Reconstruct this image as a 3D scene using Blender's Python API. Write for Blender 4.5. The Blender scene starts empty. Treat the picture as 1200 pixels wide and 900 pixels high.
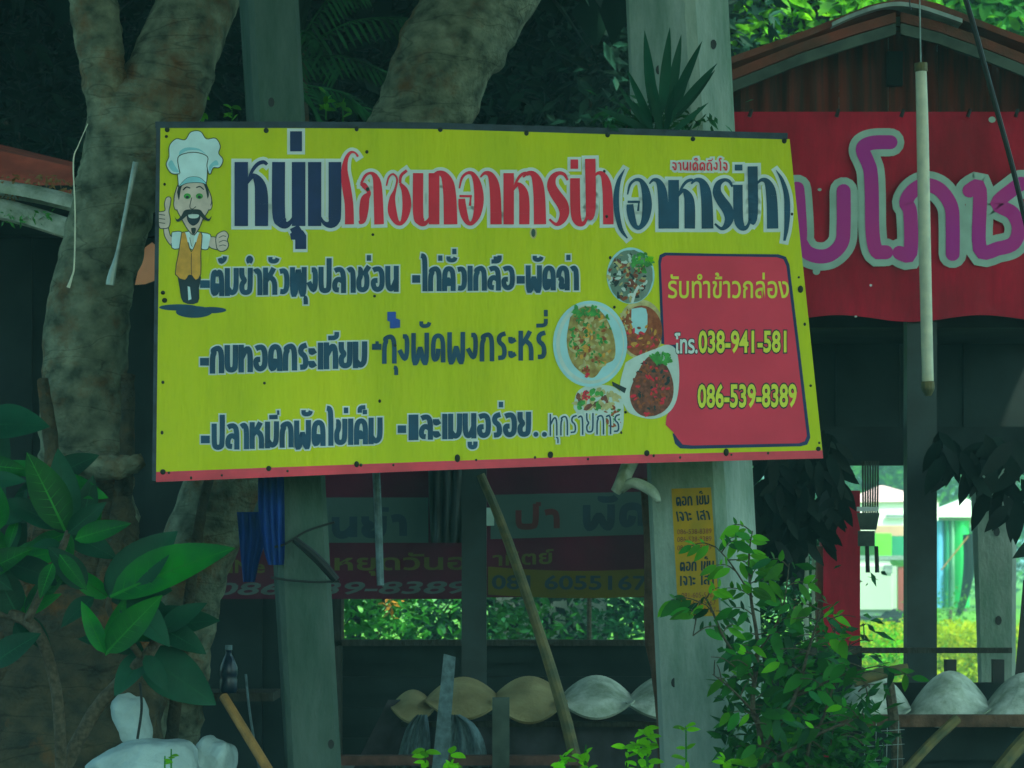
import bpy, bmesh, math, random
from mathutils import Vector, Matrix, noise, Euler

# ------------------------------------------------------------------ camera, sky, sun, exposure
SC = bpy.context.scene
COL = SC.collection
F = 1200 * 100 / 36.0
HORIZON = 650
cam_d = bpy.data.cameras.new('camera'); cam = bpy.data.objects.new('camera', cam_d); COL.objects.link(cam)
cam.location = (0, 0, 1.6); cam.rotation_euler = (math.radians(90), 0, 0)
cam_d.lens = 100; cam_d.sensor_width = 36; cam_d.shift_y = (HORIZON - 450) / 1200
cam_d.clip_start = 0.1; cam_d.clip_end = 1000
cam_d.dof.use_dof = True; cam_d.dof.focus_distance = 10.3; cam_d.dof.aperture_fstop = 9.0
SC.camera = cam
SUN_EL, SUN_AZ = math.radians(52), math.radians(148)     # azimuth from +Y, clockwise
w = bpy.data.worlds.new('World'); SC.world = w; w.use_nodes = True
wn = w.node_tree
bg = wn.nodes['Background']; bg.inputs['Strength'].default_value = 0.15
sky = wn.nodes.new('ShaderNodeTexSky'); sky.sky_type = 'NISHITA'; sky.sun_disc = False
sky.sun_elevation = SUN_EL; sky.sun_rotation = SUN_AZ; sky.dust_density = 3.0; sky.air_density = 1.0
tint = wn.nodes.new('ShaderNodeMix'); tint.data_type = 'RGBA'; tint.blend_type = 'MULTIPLY'; tint.inputs['Factor'].default_value = 1
tint.inputs['B'].default_value = (0.68, 1.0, 0.80, 1)            # green cast of the whole photograph
wn.links.new(sky.outputs[0], tint.inputs['A']); wn.links.new(tint.outputs['Result'], bg.inputs[0])
sl = bpy.data.lights.new('sun', 'SUN'); sl.energy = 2.0; sl.angle = math.radians(3); sl.color = (0.95, 1.0, 0.80)
sun = bpy.data.objects.new('sun', sl); COL.objects.link(sun)
sd = Vector((math.sin(SUN_AZ) * math.cos(SUN_EL), math.cos(SUN_AZ) * math.cos(SUN_EL), math.sin(SUN_EL)))
sun.rotation_euler = sd.to_track_quat('Z', 'Y').to_euler(); sun.location = sd * 30
SC.view_settings.view_transform = 'Standard'; SC.view_settings.look = 'None'
SC.view_settings.exposure = 1.7; SC.view_settings.gamma = 1.0

R = random.Random(7)

# ------------------------------------------------------------------ helpers
def P(px, py, Y):
    return Vector(((px - 600) * Y / F, Y, 1.6 + (HORIZON - py) * Y / F))

def srgb(r, g, b):
    f = lambda c: (c / 255 / 12.92) if c <= 10 else ((c / 255 + .055) / 1.055) ** 2.4
    return (f(r), f(g), f(b))

def mat(name, col, rough=0.7, var=0.25, scale=6.0, bump=0.0, bscale=40.0, spec=0.3, col2=None, stretch=(1, 1, 1), trans=0.0,
        metal=0.0, rand=0.0, detail=6.0, lo=0.35, hi=0.65, bdist=0.02):
    m = bpy.data.materials.new(name); m.use_nodes = True
    nt = m.node_tree; N = nt.nodes; L = nt.links
    b = N['Principled BSDF']
    b.inputs['Roughness'].default_value = rough; b.inputs['Metallic'].default_value = metal
    b.inputs['Specular IOR Level'].default_value = spec
    tc = N.new('ShaderNodeTexCoord'); mp = N.new('ShaderNodeMapping'); mp.inputs['Scale'].default_value = stretch
    geo = N.new('ShaderNodeNewGeometry')
    L.new(geo.outputs['Position'], mp.inputs['Vector'])
    nz = N.new('ShaderNodeTexNoise'); nz.inputs['Scale'].default_value = scale; nz.inputs['Detail'].default_value = detail
    L.new(mp.outputs[0], nz.inputs['Vector'])
    rp = N.new('ShaderNodeValToRGB')
    c2 = col2 if col2 else tuple(c * (1 - var) for c in col)
    c1 = col if col2 else tuple(min(1, c * (1 + var)) for c in col)
    rp.color_ramp.elements[0].position = lo; rp.color_ramp.elements[1].position = hi
    rp.color_ramp.elements[0].color = (*c2, 1); rp.color_ramp.elements[1].color = (*c1, 1)
    L.new(nz.outputs['Fac'], rp.inputs[0])
    src = rp.outputs[0]
    if rand:
        oi = N.new('ShaderNodeObjectInfo'); hs = N.new('ShaderNodeHueSaturation'); mr = N.new('ShaderNodeMapRange')
        mr.inputs['To Min'].default_value = 1 - rand; mr.inputs['To Max'].default_value = 1 + rand
        L.new(oi.outputs['Random'], mr.inputs['Value']); L.new(mr.outputs[0], hs.inputs['Value']); L.new(src, hs.inputs['Color'])
        src = hs.outputs[0]
    L.new(src, b.inputs['Base Color'])
    if bump:
        n2 = N.new('ShaderNodeTexNoise'); n2.inputs['Scale'].default_value = bscale; n2.inputs['Detail'].default_value = 5
        L.new(mp.outputs[0], n2.inputs['Vector'])
        bp = N.new('ShaderNodeBump'); bp.inputs['Strength'].default_value = bump; bp.inputs['Distance'].default_value = bdist
        L.new(n2.outputs['Fac'], bp.inputs['Height']); L.new(bp.outputs[0], b.inputs['Normal'])
    if trans:
        out = N['Material Output']; tr = N.new('ShaderNodeBsdfTranslucent'); mx = N.new('ShaderNodeMixShader')
        mx.inputs[0].default_value = trans
        L.new(src, tr.inputs['Color']); L.new(b.outputs[0], mx.inputs[1]); L.new(tr.outputs[0], mx.inputs[2]); L.new(mx.outputs[0], out.inputs['Surface'])
    return m

def link(o, parent=None):
    COL.objects.link(o)
    if parent: o.parent = parent
    return o

def tag(o, label=None, cat=None, group=None, kind=None):
    if label: o['label'] = label
    if cat: o['category'] = cat
    if group: o['group'] = group
    if kind: o['kind'] = kind
    return o

def thing(name, label, cat, loc=(0, 0, 0), group=None):
    o = bpy.data.objects.new(name, None); o.location = loc; COL.objects.link(o)
    bpy.context.view_layer.update()
    return tag(o, label, cat, group)

def add(name, verts, faces, m, parent=None, smooth=False, mats=None, midx=None):
    """verts in world space; kept there whatever the parent's location"""
    off = Vector(parent.location) if parent else Vector((0, 0, 0))
    pp = parent.parent if parent else None
    while pp: off = off + Vector(pp.location); pp = pp.parent
    me = bpy.data.meshes.new(name)
    me.from_pydata([tuple(Vector(v) - off) for v in verts], [], faces)
    for mm in (mats or [m]): me.materials.append(mm)
    if midx: me.polygons.foreach_set('material_index', midx)
    if smooth: me.polygons.foreach_set('use_smooth', [True] * len(me.polygons))
    me.update()
    return link(bpy.data.objects.new(name, me), parent)

class MB:
    def __init__(s): s.v = []; s.f = []
    def grid(s, rows, closed=False, caps=False):
        n = len(rows[0]); b0 = len(s.v)
        for r in rows: s.v += [tuple(q) for q in r]
        for i in range(len(rows) - 1):
            for j in range(n if closed else n - 1):
                j2 = (j + 1) % n
                s.f.append((b0 + i * n + j, b0 + i * n + j2, b0 + (i + 1) * n + j2, b0 + (i + 1) * n + j))
        if caps:
            s.f.append(tuple(b0 + j for j in range(n))[::-1]); s.f.append(tuple(b0 + (len(rows) - 1) * n + j for j in range(n)))
        return s
    def hexa(s, a):      # 8 points: 4 bottom, 4 top
        b = len(s.v); s.v += [tuple(q) for q in a]
        for f in ((0, 3, 2, 1), (4, 5, 6, 7), (0, 1, 5, 4), (1, 2, 6, 5), (2, 3, 7, 6), (3, 0, 4, 7)): s.f.append(tuple(b + i for i in f))
        return s
    def box(s, x0, x1, y0, y1, z0, z1):
        return s.hexa([(x0, y0, z0), (x1, y0, z0), (x1, y1, z0), (x0, y1, z0), (x0, y0, z1), (x1, y0, z1), (x1, y1, z1), (x0, y1, z1)])
    def tube(s, pts, rad, seg=10, wob=0.0, ell=1.0, seed=0, ring=0.0):
        pts = [Vector(p) for p in pts]; rows = []
        for i, p in enumerate(pts):
            t = (pts[min(i + 1, len(pts) - 1)] - pts[max(i - 1, 0)]).normalized()
            a = t.cross(Vector((0, 1, 0.001))).normalized(); b = t.cross(a).normalized()
            r = rad[i] if isinstance(rad, (list, tuple)) else rad
            row = []
            for k in range(seg):
                th = 2 * math.pi * k / seg
                d = a * math.cos(th) + b * math.sin(th) * ell
                q = p + d * r
                if wob:
                    n = noise.noise(q * (0.9 / max(r, .02)) + Vector((seed, 0, 0))) + .5 * noise.noise(q * (2.3 / max(r, .02)))
                    q = p + d * r * (1 + wob * n)
                if ring: q += d * ring * (max(0, noise.noise(Vector((seed, q.x * 1.2, (q.z + .15 * q.x) * 13)))) ** .5)
                row.append(q)
            rows.append(row)
        return s.grid(rows, closed=True, caps=True)
    def build(s, name, m, parent=None, smooth=False): return add(name, s.v, s.f, m, parent, smooth)

def pbox(px0, py0, px1, py1, Y, d):
    a = P(px0, py1, Y); b = P(px1, py0, Y)
    return MB().box(a.x, b.x, Y, Y + d, a.z, b.z)

def spline(pts, n=6):
    pts = [tuple(p) for p in pts]; out = []
    if len(pts) < 3: return pts
    q = [pts[0]] + pts + [pts[-1]]
    for i in range(1, len(q) - 2):
        for k in range(n):
            t = k / n; o = []
            for a, b, c, d in zip(q[i - 1], q[i], q[i + 1], q[i + 2]):
                o.append(.5 * (2 * b + (c - a) * t + (2 * a - 5 * b + 4 * c - d) * t * t + (3 * b - a - 3 * c + d) * t ** 3))
            out.append(tuple(o))
    out.append(pts[-1]); return out

def ptube(pts, seg=10, n=6, **k):
    """pts (px, py, Y, radius in px at that depth)"""
    s = spline(pts, n)
    return MB().tube([P(a, b, Y) for a, b, Y, r in s], [r * Y / F for a, b, Y, r in s], seg, **k)

# ------------------------------------------------------------------ flat print on a plane
class Print:
    def __init__(s, Y, lean=0.0, z0=2.5):
        s.Y, s.lean, s.z0 = Y, lean, z0; s.d = {}; s.n = 0
        s.v = []; s.f = []; s.mi = []; s.mats = []
    def S(s, px, py, k=0):
        Y = (s.Y + s.lean * (1.6 - s.z0)) / (1 - s.lean * (HORIZON - py) / F)
        q = P(px, py, Y); q.y -= k * 0.001; return q
    def mi_of(s, m):
        if m not in s.mats: s.mats.append(m)
        return s.mats.index(m)
    fine = False
    def stag(s):
        if s.fine: s.n = (s.n + 1) % 71; return s.n * 0.028
        s.n = (s.n + 1) % 8; return s.n * 0.07
    def poly(s, pts, m, k, smooth=0):
        if smooth: pts = spline(list(pts) + [pts[0]], smooth)[:-1]
        kk = k + s.stag(); b = len(s.v)
        s.v += [s.S(x, y, kk) for x, y in pts]; s.f.append(tuple(range(b, b + len(pts)))); s.mi.append(s.mi_of(m))
    def disc(s, x, y, rx, ry, m, k, n=24, rot=0, jag=0):
        c, d = math.cos(rot), math.sin(rot); pts = []
        for i in range(n):
            a = 2 * math.pi * i / n; j = 1 + jag * R.uniform(-1, 1)
            u, v = rx * math.cos(a) * j, ry * math.sin(a) * j; pts.append((x + u * c - v * d, y + u * d + v * c))
        s.poly(pts, m, k)
    def stroke(s, pts, wd, m, k, rnd=True, ext=0.0):
        """pts in px, wd width or list of widths"""
        n = len(pts); wd = list(wd) if isinstance(wd, (list, tuple)) else [wd] * n
        pts = [Vector((p[0], p[1])) for p in pts]
        if ext:
            pts[0] = pts[0] + (pts[0] - pts[1]).normalized() * ext; pts[-1] = pts[-1] + (pts[-1] - pts[-2]).normalized() * ext
        kk = k + s.stag(); b = len(s.v)
        for i, p in enumerate(pts):
            d1 = (pts[i] - pts[i - 1]).normalized() if i else None
            d2 = (pts[i + 1] - pts[i]).normalized() if i < n - 1 else None
            if d1 is None: d = d2; f = 1
            elif d2 is None: d = d1; f = 1
            else:
                d = (d1 + d2); d = d.normalized() if d.length > 1e-4 else d1
                f = min(1.35, 1 / max(.3, d.dot(d1)))
            nn = Vector((-d.y, d.x)) * wd[i] / 2 * f
            if i: s.v += [s.S(*(p + nn), kk), s.S(*(p - nn), kk)]
            if i < n - 1:
                kk = k + s.stag(); s.v += [s.S(*(p + nn), kk), s.S(*(p - nn), kk)]
        im = s.mi_of(m)
        for i in range(n - 1): s.f.append((b + 4 * i, b + 4 * i + 1, b + 4 * i + 3, b + 4 * i + 2)); s.mi.append(im)
        if min(wd) > 12 and n > 6:
            for i in range(1, n - 1): s.disc(pts[i].x, pts[i].y, wd[i] * .49, wd[i] * .49, m, k, 16)
        if rnd:
            for e in (0, -1): s.disc(pts[e].x, pts[e].y, wd[e] / 2, wd[e] / 2, m, k, 14)
    def font(s, text, quad, m, k, offset=0.0, cap=0.70, shear=0):
        """quad: BL, BR, TL, TR (px) of the box baseline..cap height"""
        c = bpy.data.curves.new('t', 'FONT'); c.body = text; c.offset = offset; c.resolution_u = 3; c.shear = shear
        o = bpy.data.objects.new('t', c); COL.objects.link(o); bpy.context.view_layer.update()
        ev = o.evaluated_get(bpy.context.evaluated_depsgraph_get()); me = ev.to_mesh()
        V = [(v.co.x, v.co.y) for v in me.vertices]; Fs = [tuple(p.vertices) for p in me.polygons]
        ev.to_mesh_clear(); bpy.data.objects.remove(o); bpy.data.curves.remove(c)
        x0 = min(v[0] for v in V) + offset; x1 = max(v[0] for v in V) - offset
        BL, BR, TL, TR = quad; b = len(s.v); kk = k + s.stag()
        for x, y in V:
            u = (x - x0) / (x1 - x0); v = y / cap
            px = (BL[0] * (1 - u) + BR[0] * u) * (1 - v) + (TL[0] * (1 - u) + TR[0] * u) * v
            py = (BL[1] * (1 - u) + BR[1] * u) * (1 - v) + (TL[1] * (1 - u) + TR[1] * u) * v
            s.v.append(s.S(px, py, kk))
        im = s.mi_of(m)
        for f in Fs: s.f.append(tuple(b + i for i in f)); s.mi.append(im)
    def build(s, name, parent):
        o = add(name, s.v, s.f, None, parent, mats=s.mats, midx=s.mi)
        s.v = []; s.f = []; s.mi = []; s.mats = []
        return o

# loopless bold Thai letter shapes: width, list of strokes (x, y) in a box of height 1
T = .11
G = {
 'ก': (.66, [[(T, 0), (T, .62), (.2, .74), (.13, .82), (.3, .89), (.44, .89), (.55, .72), (.55, 0)]]),
 'ข': (.62, [[(.08, .89), (.2, .89), (.2, .62), (T, .5), (T, .2), (.2, .11), (.4, .11), (.51, .25), (.51, 1)]]),
 'ค': (.66, [[(T, 0), (T, .7), (.22, .89), (.44, .89), (.55, .7), (.55, 0)], [(T, .38), (.34, .48), (.34, .2)]]),
 'ง': (.5, [[(.2, .89), (.39, .89), (.39, .3), (.28, .1), (.05, .45)]]),
 'จ': (.56, [[(.08, .89), (.32, .89), (.45, .7), (.45, .1), (.27, .11), (.22, .42), (.05, .42)]]),
 'ฉ': (.66, [[(T, .5), (T, .7), (.22, .89), (.44, .89), (.55, .7), (.55, 0)], [(T, .5), (.3, .45), (.2, .1), (.5, .2)]]),
 'ช': (.66, [[(.08, .89), (.2, .89), (.2, .62), (T, .5), (T, .2), (.2, .11), (.4, .11), (.51, .25), (.51, .62), (.4, .75), (.62, 1.0)]]),
 'ซ': (.66, [[(.08, .89), (.2, .89), (.2, .62), (T, .5), (T, .2), (.2, .11), (.4, .11), (.51, .25), (.51, .62), (.4, .75), (.62, 1.0)]]),
 'ด': (.66, [[(.34, .46), (.3, .12), (T, .1), (T, .7), (.22, .89), (.44, .89), (.55, .7), (.55, 0)]]),
 'ต': (.66, [[(.34, .46), (.3, .12), (T, .1), (T, .7), (.2, .89), (.32, .76), (.44, .89), (.55, .7), (.55, 0)]]),
 'ถ': (.66, [[(.3, .1), (T, .1), (T, .5), (.2, .7), (.13, .82), (.3, .89), (.44, .89), (.55, .72), (.55, 0)]]),
 'ท': (.66, [[(T, 1), (T, 0)], [(T, .5), (.38, .89), (.55, .75), (.55, 0)]]),
 'น': (.64, [[(T, 1), (T, .25), (.22, .1), (.36, .14), (.52, .45)], [(.53, 1), (.53, 0)]]),
 'บ': (.62, [[(T, 1), (T, .22), (.2, .11), (.42, .11), (.51, .22), (.51, 1)]]),
 'ป': (.62, [[(T, 1), (T, .22), (.2, .11), (.42, .11), (.51, .22), (.51, 1.32)]]),
 'ผ': (.8, [[(T, 1), (T, .0), (.26, .0), (.4, .62), (.54, .0), (.69, .0), (.69, 1)]]),
 'พ': (.8, [[(T, 1), (T, .0), (.26, .0), (.4, 1.1), (.54, .0), (.69, .0), (.69, 1)]]),
 'ภ': (.66, [[(.02, .1), (T, .1), (T, .5), (.2, .7), (.13, .82), (.3, .89), (.44, .89), (.55, .72), (.55, 0)]]),
 'ม': (.66, [[(T, 1), (T, 0)], [(T, .3), (.3, .1), (.46, .14), (.55, .3), (.55, 1)]]),
 'ย': (.64, [[(T, 1), (T, .68), (.27, .55), (T, .42), (T, .22), (.2, .11), (.42, .11), (.53, .22), (.53, 1)]]),
 'ร': (.5, [[(.42, .92), (.16, .86), (.12, .64), (.37, .5), (.38, .12), (.1, .11)]]),
 'ล': (.66, [[(T, .84), (.24, .89), (.44, .89), (.55, .7), (.55, 0)], [(.55, .42), (.3, .55), (T, .42), (T, .14), (.32, .12)]]),
 'ว': (.52, [[(.06, .85), (.3, .89), (.41, .7), (.41, .25), (.3, .1), (.08, .12)]]),
 'ส': (.66, [[(T, .84), (.24, .89), (.44, .89), (.55, .7), (.55, 0)], [(.55, .42), (.3, .55), (T, .42), (T, .14), (.32, .12)], [(.44, .86), (.62, 1.05)]]),
 'ห': (.7, [[(T, 1), (T, 0)], [(T, .5), (.34, .72), (.52, .98)], [(.34, .66), (.57, .5), (.57, 0)]]),
 'อ': (.66, [[(.1, .84), (.24, .89), (.44, .89), (.55, .7), (.55, .25), (.42, .11), (.22, .11), (T, .25), (T, .45), (.32, .45)]]),
 'า': (.42, [[(.04, .84), (.14, .89), (.22, .89), (.31, .75), (.31, 0)]]),
 'ะ': (.36, [[(.08, .8), (.08, .62), (.3, .72)], [(.08, .33), (.08, .14), (.3, .24)]]),
 'เ': (.24, [[(.12, 1), (.12, 0)]]), 'แ': (.46, [[(.12, 1), (.12, 0)], [(.35, 1), (.35, 0)]]),
 'โ': (.3, [[(.14, 0), (.14, 1.1), (.02, 1.25), (.1, 1.42), (.28, 1.4)]]),
 'ไ': (.34, [[(.22, 0), (.22, 1.2), (.16, 1.4), (.02, 1.42)]]), 'ใ': (.34, [[(.2, 0), (.2, 1.0), (.06, 1.2), (.14, 1.42), (.3, 1.32)]]),
 '-': (.5, [[(.08, .42), (.42, .42)]]), '.': (.3, [[(.15, .1), (.15, .13)]]), ' ': (.4, []), '(': (.3, [[(.26, 1.2), (.1, .5), (.26, -.2)]]), ')': (.3, [[(.04, 1.2), (.2, .5), (.04, -.2)]]),
}
MARK = {  # relative to the right stem (x = 0 there)
 '่': [[(0, 1.2), (0, 1.42)]], '้': [[(-.16, 1.36), (-.1, 1.2), (.08, 1.3), (.1, 1.42)]], 'ี': [[(-.42, 1.16), (0, 1.16), (0, 1.38)]],
 'ึ': [[(-.42, 1.16), (0, 1.16)], [(-.03, 1.32), (.08, 1.32)]], 'ื': [[(-.42, 1.16), (0, 1.16), (0, 1.4)], [(-.2, 1.16), (-.2, 1.36)]], 'ิ': [[(-.42, 1.16), (0, 1.16)]],
 'ั': [[(-.3, 1.38), (-.3, 1.22), (0, 1.22), (.06, 1.34)]], '็': [[(-.34, 1.2), (-.34, 1.4), (-.06, 1.4)], [(-.2, 1.22), (.02, 1.22)]],
 'ุ': [[(-.08, -.12), (.02, -.14), (.02, -.38)]], 'ู': [[(-.26, -.12), (-.26, -.34), (.02, -.34), (.02, -.12)]], '์': [[(-.1, 1.25), (.08, 1.35)]],
 'ํ': [[(-.1, 1.18), (.0, 1.3), (-.1, 1.38), (-.18, 1.28), (-.1, 1.18)]],
}
def chaikin(p, it=2):
    for _ in range(it):
        q = [p[0]]
        for a, b in zip(p, p[1:]):
            q += [(a[0] * .75 + b[0] * .25, a[1] * .75 + b[1] * .25), (a[0] * .25 + b[0] * .75, a[1] * .25 + b[1] * .75)]
        p = q + [p[-1]]
    return p
def thai_layout(text):
    out = []; x = 0; pw = 0; up = 0
    text = text.replace('ำ', 'ํา')
    for ch in text:
        if ch in MARK:
            dy = 0.26 if (ch in '่้์' and up) else 0
            sc = .6 if ch in 'ํ' else .9
            out.append((x - T, dy, MARK[ch], sc))
            if ch in 'ัีึืิ็': up = 1
        else:
            wd, st = G[ch]; out.append((x, 0, st, 1)); x += wd + .06; up = 0
    return out, x - .06
def thai(pr, text, BL, BR, TL, TR, m, k, wpx, rnd=False, halo=None, hk=0, hw=4):
    lay, W = thai_layout(text)
    def M(x, y):
        u = x / W; 
        return ((BL[0] * (1 - u) + BR[0] * u) * (1 - y) + (TL[0] * (1 - u) + TR[0] * u) * y,
                (BL[1] * (1 - u) + BR[1] * u) * (1 - y) + (TL[1] * (1 - u) + TR[1] * u) * y)
    for x, dy, st, sc in lay:
        for s in st:
            pts = [M(x + a, b + dy) for a, b in (chaikin(s) if len(s) > 2 else s)]
            if halo: pr.stroke(pts, wpx * (1 if sc == 1 else .85) + hw, halo, hk, rnd=False, ext=hw / 2)
            pr.stroke(pts, wpx * (1 if sc == 1 else .85), m, k, rnd=rnd)

# headline letters: width-varying strokes (x, y, w) in units of letter height
H = {
 'ห': [[(.108, 1, .215), (.108, 0, .215)], [(.2, .66, .03), (.27, .84, .05), (.36, .96, .06), (.46, 1.0, .06), (.52, .96, .05)], [(.2, .66, .03), (.3, .78, .08), (.4, .66, .17), (.43, .45, .21), (.43, 0, .21)]],
 'น': [[(.1, 1, .2), (.1, .22, .2), (.15, .06, .17), (.23, .02, .1), (.31, .1, .05), (.4, .3, .03)], [(.41, 1, .21), (.41, 0, .21)]],
 'ม': [[(.1, 1, .21), (.1, 0, .21)], [(.12, .3, .03), (.22, .08, .05), (.32, .02, .1), (.4, .08, .18), (.42, .25, .2), (.42, 1, .2)]],
 'โ': [[(.2, 0, .2), (.19, .4, .19), (.12, .8, .19), (.09, 1.05, .14), (.13, 1.28, .09), (.22, 1.4, .06), (.32, 1.4, .04), (.39, 1.32, .05)]],
 'ภ': [[(.02, .03, .06), (.1, .08, .14), (.13, .3, .2), (.16, .5, .18), (.24, .62, .08), (.13, .76, .12), (.05, .78, .04)],
       [(.07, .8, .05), (.16, .95, .06), (.28, 1, .06), (.38, .92, .13), (.43, .7, .19), (.46, 0, .21)]],
 'ช': [[(.0, .75, .03), (.05, .92, .04), (.14, .98, .04), (.22, .88, .04), (.18, .68, .05), (.12, .5, .12), (.12, .25, .18), (.2, .06, .12), (.3, .02, .08), (.38, .15, .14), (.42, .4, .18), (.38, .65, .14), (.28, .8, .05)],
       [(.28, .8, .05), (.3, .95, .06), (.42, 1.05, .06)]],
 'า': [[(.0, .92, .03), (.08, 1, .06), (.18, .97, .11), (.25, .8, .18), (.28, .5, .2), (.29, 0, .21)]],
 'อ': [[(.0, .7, .03), (.05, .9, .05), (.16, 1.0, .06), (.28, .98, .09), (.37, .8, .16), (.41, .5, .2), (.37, .2, .16), (.27, .03, .09), (.17, .04, .1), (.1, .18, .15), (.06, .36, .16), (.05, .5, .14)], [(.0, .55, .05), (.26, .55, .05)], [(.24, .57, .03), (.22, .36, .05)]],
 'ร': [[(.4, .86, .04), (.34, .97, .06), (.24, 1, .07), (.13, .92, .12), (.1, .75, .17), (.18, .58, .2), (.3, .4, .21), (.34, .22, .18), (.28, .06, .12), (.18, 0, .06), (.06, .1, .04)]],
 'ป': [[(.11, .9, .2), (.12, .25, .2), (.17, .06, .17), (.26, .01, .1), (.33, .08, .06), (.38, .25, .06)], [(.42, 1.28, .21), (.43, .3, .2), (.38, .1, .12)]],
 '(': [[(.5, 1.22, .02), (.3, 1.0, .14), (.2, .7, .2), (.22, .35, .2), (.36, 0, .15), (.6, -.2, .05)]],
 ')': [[(.1, 1.2, .02), (.3, 1.0, .12), (.45, .7, .18), (.48, .35, .2), (.45, .0, .15), (.38, -.25, .08)]],
}
def hletter(pr, ch, x0, x1, base, top, m, k, halo, hk, hw=7):
    h = base - top; st = H[ch]
    nat = max(p[0] + p[2] / 2 for s in st for p in s) ; mn = min(p[0] - p[2] / 2 for s in st for p in s)
    sx = (x1 - x0) / (nat - mn) / h
    for s in st:
        ps = spline(s, 4) if len(s) > 2 else s
        pts = [(x0 + (a - mn) * h * sx, base - b * h) for a, b, c in ps]; ws = [max(c, .02) * h * sx for a, b, c in ps]
        pr.stroke(pts, [q + hw for q in ws], halo, hk, rnd=False, ext=hw / 2)
        pr.stroke(pts, ws, m, k, rnd=False)

# ------------------------------------------------------------------ materials
M = {}
M['yellow'] = mat('yellow_vinyl', (.62, .64, .003), .48, .05, 3, bump=.9, bscale=2.2, spec=.2, bdist=.05, stretch=(2.2, 1, .5))
M['white'] = mat('white_print', (.66, .72, .72), .45, .05, 8)
M['navy'] = mat('navy_print', (.006, .024, .11), .5, .15, 12)
M['teal'] = mat('teal_navy_print', (.008, .062, .13), .5, .2, 12)
M['blue'] = mat('blue_print', (.012, .07, .40), .45, .2, 20)
M['redp'] = mat('red_print', (.80, .035, .07), .5, .08, 8, spec=.12)
M['strip'] = mat('red_edge_print', (.78, .05, .09), .45, .15, 10)
M['panel_red'] = mat('rose_red_print', (.78, .05, .10), .48, .07, 5, spec=.12)
M['hat'] = mat('hat_print', (.62, .80, .85), .45, .1, 14); M['hat2'] = mat('hat_shade_print', (.26, .60, .70), .45, .1, 14)
M['skin'] = mat('skin_print', (.66, .52, .46), .45, .12, 30); M['vest'] = mat('vest_print', (.70, .33, .04), .45, .15, 25)
M['ink'] = mat('ink_print', (.012, .03, .035), .5, .1, 10); M['ygreen'] = mat('lime_digit_print', (.74, .72, .05), .45, .05, 10)
M['foody'] = mat('noodle_print', (.50, .40, .12), .5, .2, 40, col2=(.30, .17, .04)); M['foodg'] = mat('herb_print', (.05, .30, .05), .5, .4, 40)
M['foodr'] = mat('chilli_print', (.42, .10, .03), .5, .3, 60, col2=(.25, .04, .01)); M['foodd'] = mat('meat_print', (.30, .08, .05), .5, .3, 70, col2=(.12, .03, .02))
M['foodp'] = mat('pale_food_print', (.55, .47, .22), .5, .2, 50); M['plate'] = mat('plate_print', (.40, .68, .76), .45, .08, 12)
M['plate2'] = mat('white_plate_print', (.58, .68, .66), .45, .08, 20)
M['frame'] = mat('painted_steel', (.022, .04, .06), .5, .3, 20, bump=.2)
M['screw'] = mat('rusty_screw', (.02, .03, .02), .7, .4, 60)
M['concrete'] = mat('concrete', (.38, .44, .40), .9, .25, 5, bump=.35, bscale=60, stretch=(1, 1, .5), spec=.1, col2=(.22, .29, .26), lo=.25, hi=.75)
M['concrete_dark'] = mat('dark_concrete', (.10, .15, .135), .9, .3, 4, bump=.35, bscale=60, stretch=(1, 1, .4), spec=.1, col2=(.06, .095, .085), lo=.25, hi=.75)  # darker green-grey tone than the other concrete
def stain(m, dark, scale=1.6):
    nt = m.node_tree; N = nt.nodes; L = nt.links; b = N['Principled BSDF']; src = b.inputs['Base Color'].links[0].from_socket
    geo = N.new('ShaderNodeNewGeometry'); mp = N.new('ShaderNodeMapping'); mp.inputs['Scale'].default_value = (3.2, 3.2, .7); L.new(geo.outputs['Position'], mp.inputs['Vector'])
    n = N.new('ShaderNodeTexNoise'); n.inputs['Scale'].default_value = scale; n.inputs['Detail'].default_value = 10; n.inputs['Roughness'].default_value = .72; L.new(mp.outputs[0], n.inputs['Vector'])
    r = N.new('ShaderNodeValToRGB'); r.color_ramp.elements[0].position = .36; r.color_ramp.elements[0].color = (*dark, 1); r.color_ramp.elements[1].position = .6; r.color_ramp.elements[1].color = (1, 1, 1, 1)
    L.new(n.outputs['Fac'], r.inputs[0]); m2 = N.new('ShaderNodeMix'); m2.data_type = 'RGBA'; m2.blend_type = 'MULTIPLY'; m2.inputs['Factor'].default_value = 1
    L.new(src, m2.inputs['A']); L.new(r.outputs[0], m2.inputs['B']); L.new(m2.outputs['Result'], b.inputs['Base Color'])
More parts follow.
